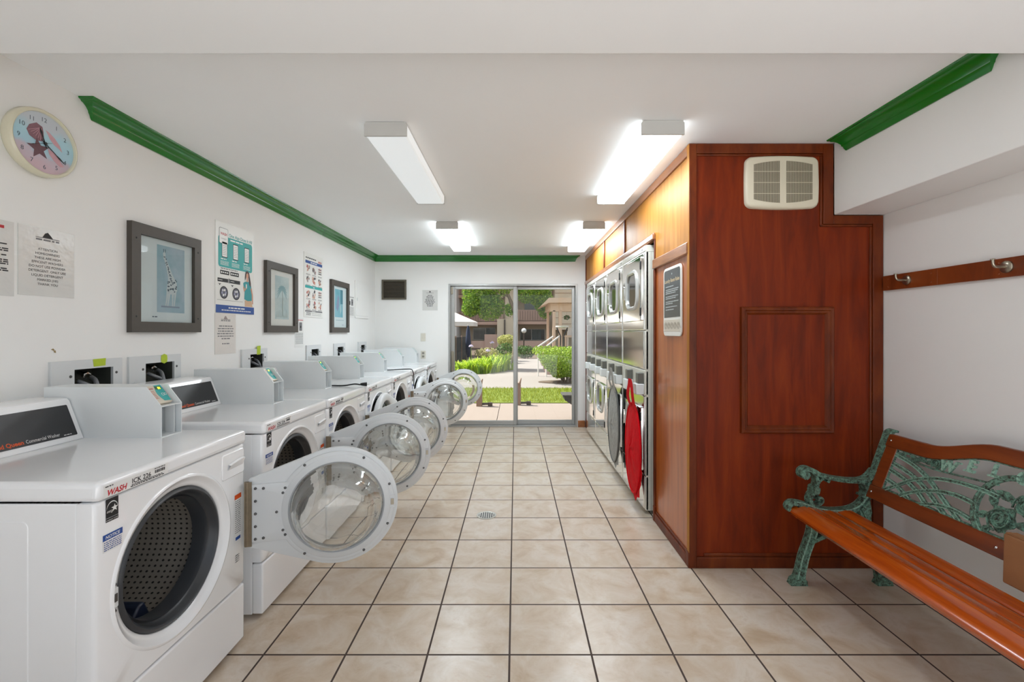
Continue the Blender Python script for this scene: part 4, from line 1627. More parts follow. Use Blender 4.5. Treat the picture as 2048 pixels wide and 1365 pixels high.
# ================================================================== on the wood partition
e = empty('exhaust_fan_grille', mat4=facing((1.550, CAB + .014, 2.249), 'far'))
IV = M('ivory_plastic', (224, 218, 196), .35)
def pillow(wx, hy, bow, r, ins=0.0, n=12):
    out = []
    w2, h2 = wx / 2 - ins, hy / 2 - ins
    base = rrect(-w2, w2, -h2, h2, r, 6)
    fine = []
    for p, q in zip(base, base[1:] + base[:1]):
        d = hypot(q[0] - p[0], q[1] - p[1])
        k = max(1, int(d / .02))
        for i in range(k):
            fine.append((p[0] + (q[0] - p[0]) * i / k, p[1] + (q[1] - p[1]) * i / k))
    for x, y in fine:
        out.append((x * (1 - bow * .35 * (y / h2) ** 2), y * (1 - bow * (x / w2) ** 2)))
    return out
W_, H_g = .430, .312
mb = MB()
outl = [(0, .0), (0, .012), (.004, .022), (.012, .028)]
L0 = [[(a, b, c) for a, b in pillow(W_, H_g, .06, .035, i_)] for i_, c in outl]
n = len(L0[0])
k = min(len(l) for l in L0)
vs = [p for l in L0 for p in l[:k]]
fs = [(q * k + i, q * k + (i + 1) % k, (q + 1) * k + (i + 1) % k, (q + 1) * k + i) for q in range(3) for i in range(k)]
fs.append(tuple(3 * k + i for i in range(k)))
mb.add(vs, fs)
mb.build('cover', IV, e, smooth=50)
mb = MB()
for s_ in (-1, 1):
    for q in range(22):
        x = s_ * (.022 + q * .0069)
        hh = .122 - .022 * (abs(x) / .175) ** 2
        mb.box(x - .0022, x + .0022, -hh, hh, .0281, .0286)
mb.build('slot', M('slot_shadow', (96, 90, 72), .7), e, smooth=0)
mb = MB()
for y in (-.068, -.004, .060):
    for s_ in (-1, 1):
        mb.box(min(s_ * .018, s_ * .172), max(s_ * .018, s_ * .172), y - .0012, y + .0012, .0280, .0292)
mb.build('cross_rib', IV, e, smooth=0)
tag(e, 'ivory exhaust fan grille near the top of the wood partition', 'fan grille')

e = empty('laundry_rules_sign', mat4=facing((WX + .013, 3.064, 1.352), 'right'))
w, h = .330, .452
mb = MB().prism(rrect(0, w, 0, h, .035), 0, .010)
mb.build('board', M('white_sign_board', (226, 224, 218), .3), e, bevel=.003)
mb = MB()
pts = [p for p in rrect(.018, w - .018, .122, h - .018, .022)]
pts = [(max(.018, min(w - .018, a)), b) for a, b in pts]
mb.poly([(.018, .122), (w - .018, .122)] + rrect(.018, w - .018, .122, h - .018, .022)[:12], .0106, 0)
mb.text('Laundry Room Rules', w / 2, .352, .034, .0110, 1, 'C', bold=.012, width=.270)
mb.disc(w / 2, .405, .008, .0110, 2, 4)
for z, a, b in ((.322, .05, .20), (.302, .05, .285), (.290, .05, .27), (.278, .05, .24), (.256, .05, .28), (.244, .05, .24), (.222, .05, .285), (.210, .05, .18), (.188, .05, .26), (.170, .05, .20)):
    mb.words(a, b, z, .006, .0110, 2)
mb.build('dark_panel', [M('slate_sign', (56, 62, 66), .25, coat=.4), M('gold_print', (214, 190, 150), .5), M('pale_print', (176, 180, 180), .5)], e, smooth=0)
mb = MB()
mb.rect(.018, w - .018, .030, .106, .0106, 0)
for q in range(5):
    x = .048 + q * .058
    for r0 in (.022, .014):
        mb.ring(x, .068, r0 - .003, r0, .0110 + r0 * .001, 1, 20)
    mb.strip(spline([(x, .068), (x + .014, .084), (x + .029, .068), (x + .044, .052)], 4), .003, .0110, .0112, 1)
mb.build('scroll_border', [M('stone_border', (204, 196, 182), .4), M('tan_scroll', (150, 140, 124), .5)], e, smooth=0)
tag(e, 'dark sign with rounded white border reading Laundry Room Rules, on the wood panel', 'sign')

# ---- coat rail with hooks
e = empty('coat_rail', mat4=facing((RX, 2.592, 1.617), 'right'))
mb = MB().box(0, 1.15, 0, .084, 0, .018)
mb.box(.333, .3345, .002, .082, .0175, .0186)
for x in (.035, .30, .62, .95):
    for y in (.018, .064):
        mb.lathe([(.0001, .020), (.003, .0195), (.0045, .018)], 10, 0, cx=x, cy=y)
mb.build('board', WOODR, e, bevel=.003)
def hook(x):
    mb = MB()
    mb.lathe([(.0001, .030), (.012, .030), (.022, .028), (.0262, .024), (.0262, .018)], 28, cx=x, cy=.044)
    mb.tube(spline([(x, .044, .028), (x, .044, .058), (x, .047, .072), (x, .058, .079), (x, .074, .080)], 6), .0060, 12)
    mb.lathe([(.0001, .0795), (.008, .0795), (.009, .0775), (.009, .0745), (.0001, .0745)], 16, mp=lambda a, b, c: (x + a, c, .080 + b))
    mb.build('hook', STEEL, e, smooth=45)
for x in (.160, .655, 1.03):
    hook(x)
tag(e, 'reddish wood coat rail with brushed metal hooks', 'coat rail')

# ---- chipped patch in the paint
mb = MB()
e = empty('paint_chip', mat4=facing((LX, 1.962, 1.296), 'left'))
mb.poly([(0, .006), (.010, .010), (.016, .004), (.012, .0)], .001)
mb.poly([(.012, .0), (.020, .002), (.022, -.010), (.014, -.008)], .001)
mb.build('chip', M('bare_plaster', (150, 128, 84), .9), e, smooth=0)
tag(e, 'small chip of bare plaster above the closest valve box', 'chip')

# ---- floor drain
e = empty('floor_drain', (-.218, 3.362, 0))
mb = MB()
mb.lathe([(.074, .0), (.074, .003), (.062, .004), (.058, .002), (.058, .0005)], 40)
mb.build('ring', M('drain_steel', (190, 186, 176), .35, .6), e, smooth=40)
mb = MB()
mb.disc(0, 0, .058, .0012, 1, 32)
for q in range(7):
    x = -.048 + q * .016
    hh = sqrt(max(0, .058 ** 2 - x * x)) - .002
    mb.box(x - .0045, x + .0045, -hh, hh, .0012, .0034, 0)
mb.build('grate', [M('drain_steel'), BLACK], e, smooth=0)
tag(e, 'round metal floor drain with slotted grate in the tiles', 'drain')

# ================================================================== ceiling lights
LAMP = {}
def lamp_mat(name, s):
    m, nt = new_mat(name)
    c = mixc(nt, noise(nt, 40, 2), (1.0, .985, .95, 1), (.97, .955, .92, 1))
    finish(nt, lin((235, 235, 232)), .4, emis=(.86, .955, 1.02, 1), estr=s)
    return m
LON, LDIM = lamp_mat('lit_diffuser', 6.8), lamp_mat('dimmer_diffuser', .10)
LON2, LSIDE2 = lamp_mat('warm_start_diffuser', 6.0), lamp_mat('warm_start_lens_side', .9)
LSIDE, LDSIDE = lamp_mat('lit_lens_side', 2.4), lamp_mat('dim_lens_side', .10)
def light(x, y, L_, mat, label):
    e = empty('ceiling_light', (x, y, CZ))
    wv, hv = .224, .075
    for yy in (0, L_ - .014):
        mb = MB()
        mb.prism([(-wv / 2, -hv), (wv / 2, -hv), (wv / 2, -.012), (wv / 2 - .014, -.001), (-wv / 2 + .014, -.001), (-wv / 2, -.012)], yy, yy + .014, mp=lambda a, b, c: (a, c, b))
        mb.build('end_cap', M('fixture_end_grey', (196, 196, 192), .45), e, bevel=.002)
    mb = MB(lambda a, b, c: (a, c, b))
    sec = [(-wv / 2 + .004, -.010), (-wv / 2 + .004, -hv + .010), (-wv / 2 + .012, -hv + .003), (wv / 2 - .012, -hv + .003), (wv / 2 - .004, -hv + .010), (wv / 2 - .004, -.010)]
    n = len(sec)
    vs = [(a, b, .014) for a, b in sec] + [(a, b, L_ - .014) for a, b in sec]
    mb.add(vs, [(i, i + 1, n + i + 1, n + i) for i in (0, 1, 3, 4)], 1)
    mb.add(vs, [(i, i + 1, n + i + 1, n + i) for i in (2,)], 0)
    mb.build('diffuser', [mat, {LON: LSIDE, LON2: LSIDE2}.get(mat, LDSIDE)], e, smooth=30)
    mb = MB()
    mb.box(-wv / 2 + .006, wv / 2 - .006, .002, L_ - .002, -.010, -.001)
    mb.build('housing', M('fixture_white', (220, 220, 216), .5), e)
    return tag(e, label, 'ceiling light', 'wraparound fluorescent ceiling lights')
light(-.681, 2.339, 1.267, LDIM, 'dim wraparound ceiling light over the closer washers')
light(.767, 2.322, 1.284, LON2, 'bright wraparound ceiling light beside the wood partition top, closer one')
light(-.683, 4.455, 1.265, LON, 'wraparound ceiling light over the far washers')
light(.782, 4.455, 1.30, LON, 'wraparound ceiling light above the far dryers')
# ================================================================== bench along the right wall
def mat_patina():
    m, nt = new_mat('verdigris_cast_iron')
    n1 = noise(nt, 55, 4, .65)
    n2 = noise(nt, 160, 2, .6)
    f = ramp(nt, math_n(nt, 'ADD', math_n(nt, 'MULTIPLY', n1, .65), math_n(nt, 'MULTIPLY', n2, .35)), [(.40, (0, 0, 0, 1)), (.58, (1, 1, 1, 1))])
    c = mixc(nt, f, lin((54, 54, 44)), lin((116, 158, 138)))
    finish(nt, c, .55, .2, n2, .5, .004)
    return m
PATINA = mat_patina()
def mat_patina_edge():
    m, nt = new_mat('verdigris_raised_edge')
    f = ramp(nt, noise(nt, 90, 4, .65), [(.34, (0, 0, 0, 1)), (.52, (1, 1, 1, 1))])
    finish(nt, mixc(nt, f, lin((84, 104, 90)), lin((150, 190, 170))), .5, .1)
    return m
PATINA_E = mat_patina_edge()
BY0, BY1, BYC = 2.46, 1.10, 1.78
bench = empty('garden_bench', (1.75, BYC, 0))
def rel(mp):
    return lambda a, b, c: (lambda p: (p[0] - 1.75, p[1] - BYC, p[2]))(mp(a, b, c))
XZ = rel(lambda a, b, c: (a, c, b))        # a = X, b = Z, c = Y
def end_frame(yc):
    mb = MB(XZ)
    w = .019
    cnt = [0]
    def st(pts, t, ww=w, n=7, m=0):
        cnt[0] += 1
        ww = ww + .00045 * cnt[0]
        k = len(pts)
        sp = spline(pts, n)
        if isinstance(t, (list, tuple)):
            tt = []
            for i in range(len(sp)):
                u = i / (len(sp) - 1) * (k - 1)
                j = min(int(u), k - 2)
                tt.append(t[j] + (t[j + 1] - t[j]) * (u - j))
            t = tt
        mb.strip(sp, t, yc - ww, yc + ww, m)
    def rib(pts, t, n=7):
        st(pts, t, w + .004, n, 1)
    leg = [(1.535, .0), (1.548, .035), (1.561, .093), (1.578, .164), (1.606, .242), (1.622, .305), (1.626, .40)]
    st(leg, [.075, .055, .040, .040, .040, .038, .036])
    off = lambda pts, d: [(x + d, z) for x, z in pts]
    rib(off(leg[1:], -.016), .006)
    rib(off(leg[1:], .016), .006)
    mb.prism([(1.496, 0), (1.586, 0), (1.582, .028), (1.545, .05), (1.508, .030)], yc - w - .004, yc + w + .004)
    back = [(1.491, .405), (1.486, .425), (1.500, .444), (1.530, .446), (1.575, .436), (1.640, .414), (1.730, .400), (1.818, .405), (1.876, .430), (1.918, .484), (1.948, .558), (1.984, .664), (2.019, .763), (2.040, .822), (2.058, .838), (2.080, .836)]
    st(back, [.016, .024, .026, .026, .026, .026, .026, .028, .030, .030, .028, .026, .026, .024, .018, .012])
    rib([(x - .004, z + .010) for x, z in back[3:14]], .006)
    rear = [(1.885, .43), (1.915, .33), (1.955, .20), (1.990, .08), (2.005, .0)]
    st(rear, [.05, .042, .040, .042, .055])
    mb.prism([(1.965, 0), (2.050, 0), (2.044, .028), (1.985, .045)], yc - w - .004, yc + w + .004)
    mb.prism([(1.872, .42), (1.916, .47), (1.926, .40), (1.915, .34), (1.90, .36)], yc - w - .0123, yc + w + .0123)
    arm = [(1.592, .594), (1.575, .586), (1.560, .600), (1.566, .622), (1.590, .632), (1.620, .624), (1.660, .600), (1.744, .578), (1.850, .567), (1.915, .578), (1.962, .625)]
    st(arm, [.012, .018, .022, .024, .024, .022, .022, .020, .018, .018, .018], .024)
    mb.cyl(1.580, .602, .018, yc - .026, yc + .026, 16)
    st([(1.612, .620), (1.636, .590), (1.640, .550), (1.628, .516), (1.607, .482), (1.604, .455), (1.618, .432)], [.014, .016, .018, .020, .020, .020, .022])
    st([(1.636, .545), (1.655, .572), (1.680, .585), (1.702, .576), (1.694, .562)], [.016, .012, .010, .012, .016])
    st([(1.622, .436), (1.648, .440), (1.668, .456), (1.664, .476), (1.648, .476), (1.646, .462)], [.014, .012, .010, .010, .010, .012], n=5)
    mb.cyl(1.633, .524, .016, yc - .0312, yc + .0312, 14)
    mb.cyl(1.630, .512, .016, yc - .0305, yc + .0305, 14)
    st([(1.870, .566), (1.895, .545), (1.902, .510), (1.893, .486), (1.880, .492)], [.012, .012, .010, .010, .014])
    st([(1.925, .50), (1.910, .53), (1.920, .565)], .010)
    st([(1.606, .235), (1.680, .268), (1.760, .278), (1.850, .262), (1.950, .215)], .020)
    return mb.build('end_frame', [PATINA, PATINA_E], bench, smooth=40, bevel=.002, seg=1)
end_frame(BY0 - .012)
end_frame(BY1 + .012)
# seat slats with rounded tops
slats = [((1.493, .416), (1.575, .433), .026), ((1.583, .430), (1.655, .414), .022), ((1.663, .413), (1.740, .404), .022), ((1.748, .405), (1.822, .412), .022)]
for (xa, za), (xb, zb), t in slats:
    mb = MB(XZ)
    ux, uz = xb - xa, zb - za
    l = hypot(ux, uz)
    ux, uz = ux / l, uz / l
    nx, nz = -uz, ux
    P = lambda u, v: (xa + ux * u + nx * v, za + uz * u + nz * v)
    sec = [P(0, -t + .004), P(0, -.004), P(.006, .001), P(l * .5, .004), P(l - .006, .001), P(l, -.004), P(l, -t + .004), P(l - .004, -t), P(.004, -t)]
    if xa < 1.5:
        sec = [P(.006, -t - .012), P(-.004, -.016), P(-.002, -.006), P(.008, .0005), P(l * .5, .004), P(l - .006, .001), P(l, -.004), P(l, -t + .004), P(l - .004, -t)]
    mb.prism(sec, BY1 + .005, BY0 - .012 - .001)
    for yy in (BY0 - .035, BY1 + .03):
        q = P(l * .5, .0045)
        mb.add([(q[0] + .006 * cos(i * pi / 4), q[1] + .0012, yy + .006 * sin(i * pi / 4)) for i in range(8)], [tuple(range(8))], 1)
    mb.build('seat_slat', [WOODS, CHROME], bench, smooth=30)
# back, on its raked plane
def bk(b):
    return 1.925 + (b - .53) * .39
BKM = rel(lambda a, b, c: (bk(b) - c, a, b))      # a = Y, b = Z, c = towards the sitter
def ztop(y):
    d = abs(y - BYC)
    t = max(0, min(1, (.42 - d) / .30))
    return .826 + .068 * t * t * (3 - 2 * t)
ys = [BY1 + .03 + (BY0 - .03 - BY1 - .03) * i / 40 for i in range(41)]
mb = MB(BKM)
top = [(y, ztop(y)) for y in ys]
low = [(y, ztop(y) - .064) for y in ys]
for (a, b), (c_, d) in zip(list(zip(top, low))[:-1], list(zip(top, low))[1:]):
    pass
n = len(ys)
vs = [(y, z, -.010) for y, z in top] + [(y, z, .012) for y, z in top] + [(y, z, -.010) for y, z in low] + [(y, z, .012) for y, z in low]
fs = []
for i in range(n - 1):
    fs += [(i, i + 1, n + i + 1, n + i), (n + i, n + i + 1, 3 * n + i + 1, 3 * n + i), (2 * n + i, 2 * n + i + 1, 3 * n + i + 1, 3 * n + i), (i, i + 1, 2 * n + i + 1, 2 * n + i)]
fs += [(0, n, 3 * n, 2 * n), (n - 1, 2 * n - 1, 4 * n - 1, 3 * n - 1)]
mb.add(vs, fs)
mb.build('top_rail', WOODR, bench, smooth=40, bevel=.005)
mb = MB(BKM)
mb.box(BY1 + .03, BY0 - .03, .488, .555, -.010, .012)
mb.build('lower_rail', WOODR, bench, bevel=.005)
for y0, y1 in ((BY0 - .105, BY0 - .035), (BY1 + .035, BY1 + .105)):
    mb = MB(BKM)
    mb.box(y0, y1, .555, .765, -.008, .009)
    mb.build('back_stile', WOODR, bench, bevel=.003)
for y in (BY0 - .055, BY1 + .055, BYC):
    for z in (.522, ztop(y) - .03):
        mb = MB(BKM)
        mb.lathe([(.0001, .0155), (.004, .0145), (.006, .012)], 10, cx=y, cy=z)
        mb.build('bolt', CHROME, bench)
# cast panel. a runs from the far end towards the camera: u = BYC - y
CM = rel(lambda a, b, c: (bk(b) - c, BYC - a, b))
zt = lambda u: ztop(BYC - u) - .064
HW = .574
mb = MB(CM)
CNT = [0]
def rb(pts, t=.017, c0=-.003, c1=.004, n=8, clip=True):
    sp = spline(pts, n)
    if clip:
        sp = [p for p in sp if abs(p[0]) <= HW and .552 <= p[1] <= zt(p[0]) + .002]
    if len(sp) > 1:
        CNT[0] += 1
        c0, c1 = c0 - .00015 * CNT[0], c1 + .00015 * CNT[0]
        mb.strip(sp, t, c0, c1)
        for s_ in ((-1, 1) if t > .01 else ()):
            q = []
            for i in range(len(sp)):
                a, b = sp[max(0, i - 1)], sp[min(len(sp) - 1, i + 1)]
                dx, dy = b[0] - a[0], b[1] - a[1]
                l = hypot(dx, dy) or 1
                q.append((sp[i][0] - dy / l * t * .42 * s_, sp[i][1] + dx / l * t * .42 * s_))
            mb.strip(q, .0032, c1, c1 + .0025, 1)
both = lambda pts, **k: [rb([(s_ * x, z) for x, z in pts], **k) for s_ in (-1, 1)]
mb.strip([(-HW, .553), (-HW, zt(-HW))], .007, -.004, .006)
mb.strip([(HW, .553), (HW, zt(HW))], .007, -.004, .006)
mb.strip([(-HW, .557), (HW, .557)], .006, -.004, .006)
mb.strip([(-HW + 2 * HW * i / 40, zt(-HW + 2 * HW * i / 40) - .002) for i in range(41)], .006, -.004, .006)
# sweeping straps of the lattice
both([(-.574, .735), (-.46, .712), (-.36, .672), (-.26, .610), (-.16, .548)], t=.016)
both([(-.574, .690), (-.46, .668), (-.36, .628), (-.27, .575), (-.22, .545)], t=.016)
both([(-.574, .655), (-.47, .633), (-.38, .595), (-.31, .548)], t=.016)
both([(-.574, .605), (-.50, .590), (-.42, .556)], t=.016)
both([(-.560, .556), (-.50, .598), (-.43, .648), (-.34, .684), (-.24, .703), (-.12, .706), (-.06, .700)], t=.016, c0=-.001, c1=.006)
both([(-.47, .556), (-.40, .600), (-.31, .636), (-.22, .650), (-.14, .644)], t=.016, c0=-.001, c1=.006)
both([(-.36, .556), (-.29, .580), (-.21, .590), (-.13, .580)], t=.014, c0=-.001, c1=.006)
both([(-.574, .744), (-.48, .730), (-.40, .724), (-.33, .724), (-.20, .733), (-.08, .742)], t=.006)
# medallion
RC, ZC = .135, .655
mb.lathe([(RC - .012, -.004), (RC + .012, -.004), (RC + .012, .008), (RC + .008, .010), (RC, .007), (RC - .008, .010), (RC - .012, .008)], 56, cx=0, cy=ZC, close=True)
mb.build('cast_lattice', [PATINA, PATINA_E], bench, smooth=40)
# letters along the arch
for i, ch in enumerate('WELCOME'):
    mb = MB(CM)
    u = -.297 + i * .099
    zl = min(.742 + .030 * cos(u / .33 * pi / 2), zt(u) - .055)
    vs, fs = text_geo(ch, .072, 0 if ch == 'M' else .028, 0, .006, 4)
    xs = [v[0] for v in vs]
    xm = (min(xs) + max(xs)) / 2
    mb.add([(v[0] - xm + u, v[1] + zl, v[2] + .003) for v in vs], fs)
    xw = (max(xs) - min(xs)) / 2
    if ch in 'WELM':
        for sx in ((-1, 1) if ch in 'WM' else (-1,)):
            mb.box(u + sx * xw - .012, u + sx * xw + .012, zl + (.046 if ch == 'W' else -.002), zl + (.052 if ch == 'W' else .004), -.002, .0085)
    mb.build('cast_letter', PATINA_E, bench, smooth=0)
# roses and leaves
mb = MB(CM)
def rose(u, z, r, ph=0):
    for q, (rr, cc) in enumerate(((1.0, .004), (.78, .009), (.55, .013), (.32, .016))):
        pts = [(u + r * rr * (1 + .12 * cos(5 * t + ph + q)) * cos(t), z + r * rr * (1 + .12 * cos(5 * t + ph + q)) * sin(t)) for t in [2 * pi * i / 30 for i in range(30)]]
        mb.prism(pts, -.002, cc)
    sp = [(u + r * (.08 + .9 * t / 26) * cos(t * .62 + ph), z + r * (.08 + .9 * t / 26) * sin(t * .62 + ph)) for t in range(27)]
    mb.strip(sp, r * .10, .012, .019)
def leaf(u, z, ang, l, wd, c=.0):
    a = radians(ang)
    ca, sa = cos(a), sin(a)
    out = []
    prof = [(0, 0), (.2, .32), (.45, .5), (.7, .36), (1, 0), (.7, -.36), (.45, -.5), (.2, -.32)]
    out = [(u + l * p * ca - wd * q * sa, z + l * p * sa + wd * q * ca) for p, q in prof]
    mb.prism(out, -.002 + c, .004 + c)
    mb.strip([(u, z), (u + l * ca, z + l * sa)], .0025, .004 + c, .0065 + c)
    for p in (.3, .5, .7):
        for s_ in (-1, 1):
            mb.strip([(u + l * p * ca, z + l * p * sa), (u + l * (p + .15) * ca - wd * .33 * s_ * sa, z + l * (p + .15) * sa + wd * .33 * s_ * ca)], .0018, .004 + c, .006 + c)
rose(.045, .700, .043)
rose(-.022, .625, .048, 1.1)
for u, z, a, l, wd in ((-.08, .722, -15, .09, .034), (-.06, .655, 118, .075, .034), (-.07, .628, 205, .06, .03), (.02, .62, 12, .08, .034), (.0, .585, -40, .08, .036), (-.05, .585, 228, .05, .03), (.07, .66, -30, .06, .03)):
    leaf(u, z, a, l, wd)
mb.build('rose_casting', PATINA, bench, smooth=40)
for s_ in (-1, 1):
    mb = MB(CM)
    rose(s_ * .345, .752, .023, .5)
    for u, z, a, l, wd in ((.545, .752, 170, .05, .022), (.52, .738, 10, .05, .022), (.50, .752, 60, .03, .02), (.47, .742, 175, .055, .024), (.45, .735, 20, .05, .022), (.425, .752, 100, .03, .022), (.41, .738, 160, .045, .022), (.385, .748, 120, .036, .02), (.40, .740, 20, .04, .02)):
        leaf(s_ * u, z, a if s_ > 0 else 180 - a, l, wd)
    mb.build('rose_spray_casting', PATINA, bench, smooth=40)
tag(bench, 'varnished wood garden bench with green cast-iron ends and a WELCOME back', 'bench')

# ---- brown box on the seat
bx = empty('cardboard_box', (1.842, 1.49, .432))
CB = M('worn_brown_card', (150, 104, 66), .75, var=.18, scale=10, bump=.1, bscale=30)
mb = MB()
mb.box(0, .050, -.235, .205, 0, .186)
mb.build('body', CB, bx, bevel=.006, seg=3)
mb = MB()
mb.box(.003, .047, -.230, .200, .1865, .190)
mb.box(.004, .022, -.228, .198, .190, .1925)
mb.build('flap', CB, bx, bevel=.001)
bx.rotation_euler = (0, radians(1.5), 0)
tag(bx, 'worn brown cardboard box sitting on the bench seat', 'box')
pp = MB()
pp.add([(-.0, -.10, 0), (.018, -.11, .001), (.022, .09, .0), (.004, .10, .002)], [(0, 1, 2, 3)])
pp.add([(-.0, -.10, .0015), (.018, -.11, .0025), (.022, .09, .0015), (.004, .10, .0035)], [(0, 1, 2, 3)])
o = pp.build('paper_sheet', PAPER, smooth=0)
o.location = (1.870, 1.50, .6265)
tag(o, 'white paper lying on top of the brown box', 'paper')
# ================================================================== outdoors, beyond the glass
GZ = -.06
CONC = M('pale_concrete', (138, 130, 124), .8, var=.06, scale=3, bump=.1, bscale=80)
WALKC = M('pinkish_walk_concrete', (138, 124, 114), .8, var=.05, scale=4, bump=.1, bscale=80)
SOIL = M('dark_garden_soil', (92, 76, 62), .9, var=.2, scale=8)
mb = MB()
mb.box(-45, 45, -40, 70, GZ - .3, GZ - .03)
struct(mb.build('ground', SOIL), 'bare earth of the garden court', 'ground')
mb = MB()
def ribbon(pts, z, m=0):
    mb.poly(pts, z, m)
# walkway right outside the door, with joints
mb.box(-14, -.31, FY + .14, 9.0, GZ - .03, GZ)
mb.box(-.30, 14, FY + .14, 9.0, GZ - .03, GZ)
struct(mb.build('walkway', WALKC), 'pale concrete walk just outside the glass door', 'walk')
mb = MB()
P = [(-7, 11.3), (7, 11.3), (7, 13.5), (2.4, 13.6), (1.6, 16), (1.1, 19), (1.2, 22), (1.4, 23.9), (-.1, 23.9), (-.35, 22), (-.42, 18.5), (-.55, 16.6), (-1.0, 15.2), (-2.1, 14.9), (-3.4, 15.6), (-7, 17)]
mb.prism(P, GZ - .03, GZ)
struct(mb.build('garden_path', CONC), 'curving concrete path through the garden court', 'path')

def leafmat(name, a, b, trans=.35):
    m, nt = new_mat(name)
    geo = N(nt, 'ShaderNodeNewGeometry')
    c = mixc(nt, geo.outputs['Random Per Island'], lin(a), lin(b))
    d = N(nt, 'ShaderNodeBsdfPrincipled')
    L(nt, c, d.inputs['Base Color'])
    d.inputs['Roughness'].default_value = .55
    t = N(nt, 'ShaderNodeBsdfTranslucent')
    L(nt, c, t.inputs[0])
    mx = N(nt, 'ShaderNodeMixShader')
    mx.inputs[0].default_value = trans
    L(nt, d.outputs[0], mx.inputs[1])
    L(nt, t.outputs[0], mx.inputs[2])
    o = N(nt, 'ShaderNodeOutputMaterial')
    L(nt, mx.outputs[0], o.inputs[0])
    MATS[name] = m
    return m
LAWN = M('lawn_green', (104, 118, 28), .9, var=.15, scale=5)
BLADE = leafmat('grass_blade', (118, 136, 14), (164, 166, 50))
TREE = leafmat('maple_leaf', (74, 126, 30), (164, 190, 62), .4)
HEDGE = leafmat('hedge_leaf', (104, 136, 30), (176, 200, 70), .2)
STRAP = leafmat('strap_leaf', (120, 168, 24), (206, 220, 70))
DGREEN = leafmat('dark_shrub_leaf', (50, 84, 44), (104, 138, 66))
BARK = M('grey_bark', (128, 112, 98), .85, var=.25, scale=10, bump=.4, bscale=30)
STUC = M('tan_stucco', (212, 194, 166), .85, var=.05, scale=2)
STUC2 = M('pinkish_stucco', (200, 164, 144), .85, var=.05, scale=2)
BROWNB = M('brown_board_rail', (166, 134, 116), .8, var=.08, scale=3)
PALEW = M('pale_wall_paint', (216, 210, 202), .8, var=.03)
DWIN = M('dark_window', (22, 26, 28), .12, coat=.6)
CURT = M('grey_green_blind', (96, 108, 108), .6)
TIMB = M('gazebo_timber', (206, 176, 152), .7, var=.06, scale=3)
NAVYC = M('navy_canvas', (40, 50, 76), .8)
SCRN = M('black_fence_screen', (54, 54, 54), .8, var=.2, scale=20)
CANV = M('white_canopy_cloth', (232, 224, 214), .7)

# unseen paving added on the camera's side to bounce sun onto the ceiling
mb = MB()
mb.box(-12, 12, -14, BACK, GZ - .03, -.005)
struct(mb.build('bounce_pavement', M('bounce_pale_concrete', (230, 230, 230), .8, var=.04)), 'unseen pale paving added behind the camera to bounce sun indoors', 'paving')
# lawn
mb = MB()
mb.box(-14, 14, 9.0, 11.3, GZ - .03, GZ + .015)
r = random.Random(21)
for q in range(9000):
    x, y = r.uniform(-2.2, 2.2), r.uniform(9.02, 11.28)
    h, a = r.uniform(.03, .07), r.uniform(0, pi)
    dx, dy = cos(a) * .006, sin(a) * .006
    lx, ly = r.uniform(-.02, .02), r.uniform(-.02, .02)
    mb.add([(x - dx, y - dy, GZ + .014), (x + dx, y + dy, GZ + .014), (x + lx, y + ly, GZ + .014 + h)], [(0, 1, 2)], 1)
tag(mb.build('lawn', [LAWN, BLADE], smooth=0, recalc=False), 'strip of bright green lawn beyond the walk', 'lawn', None, 'stuff')

def leaves(mb, pts, s0, s1, r, m=0, flat=0.3):
    for p in pts:
        s = r.uniform(s0, s1)
        n = Vector((r.gauss(0, 1), r.gauss(0, 1), r.gauss(0, 1) + flat)).normalized()
        u = n.orthogonal().normalized()
        a = r.uniform(0, 2 * pi)
        w = n.cross(u)
        u, w = u * cos(a) + w * sin(a), w * cos(a) - u * sin(a)
        P = Vector(p)
        f = n * s * .18
        vs = [P - u * s * .5, P + w * s * .36 + f, P + u * s * .5, P - w * s * .36 + f]
        mb.add([tuple(v) for v in vs], [(0, 1, 2, 3)], m)

def blob(c, rad, n, r, shell=.55):
    out = []
    while len(out) < n:
        v = Vector((r.uniform(-1, 1), r.uniform(-1, 1), r.uniform(-1, 1)))
        if v.length > 1 or v.length < shell * r.random():
            continue
        out.append((c[0] + v.x * rad[0], c[1] + v.y * rad[1], c[2] + v.z * rad[2]))
    return out

# tree in the middle of the court
tr = empty('maple_tree', (-.04, 17.5, GZ))
mb = MB(lambda a, b, c: (a + .04, b - 17.5, c - GZ))
mb.tube(spline([(-.05, 17.5, GZ - .05), (-.03, 17.5, .6), (.0, 17.5, 1.5), (-.03, 17.5, 2.2)], 5), [.13] * 5 + [.10] * 5 + [.085] * 6, 10)
mb.tube(spline([(-.03, 17.5, 2.15), (-.22, 17.4, 2.65), (-.40, 17.3, 3.1), (-.7, 17.2, 4.0)], 5), [.075] * 5 + [.06] * 5 + [.045] * 6, 8)
mb.tube(spline([(-.03, 17.5, 2.15), (.12, 17.5, 2.7), (.25, 17.6, 3.4), (.4, 17.6, 4.4)], 5), [.07] * 5 + [.055] * 5 + [.04] * 6, 8)
mb.tube(spline([(-.22, 17.4, 2.7), (-.7, 17.3, 2.9), (-1.3, 17.3, 2.8)], 5), [.03] * 11, 6)
mb.tube(spline([(.15, 17.5, 2.8), (.7, 17.5, 2.95), (1.1, 17.6, 2.9)], 5), [.03] * 11, 6)
mb.build('trunk', BARK, tr, smooth=60)
r = random.Random(4)
mb = MB(lambda a, b, c: (a + .04, b - 17.5, c - GZ))
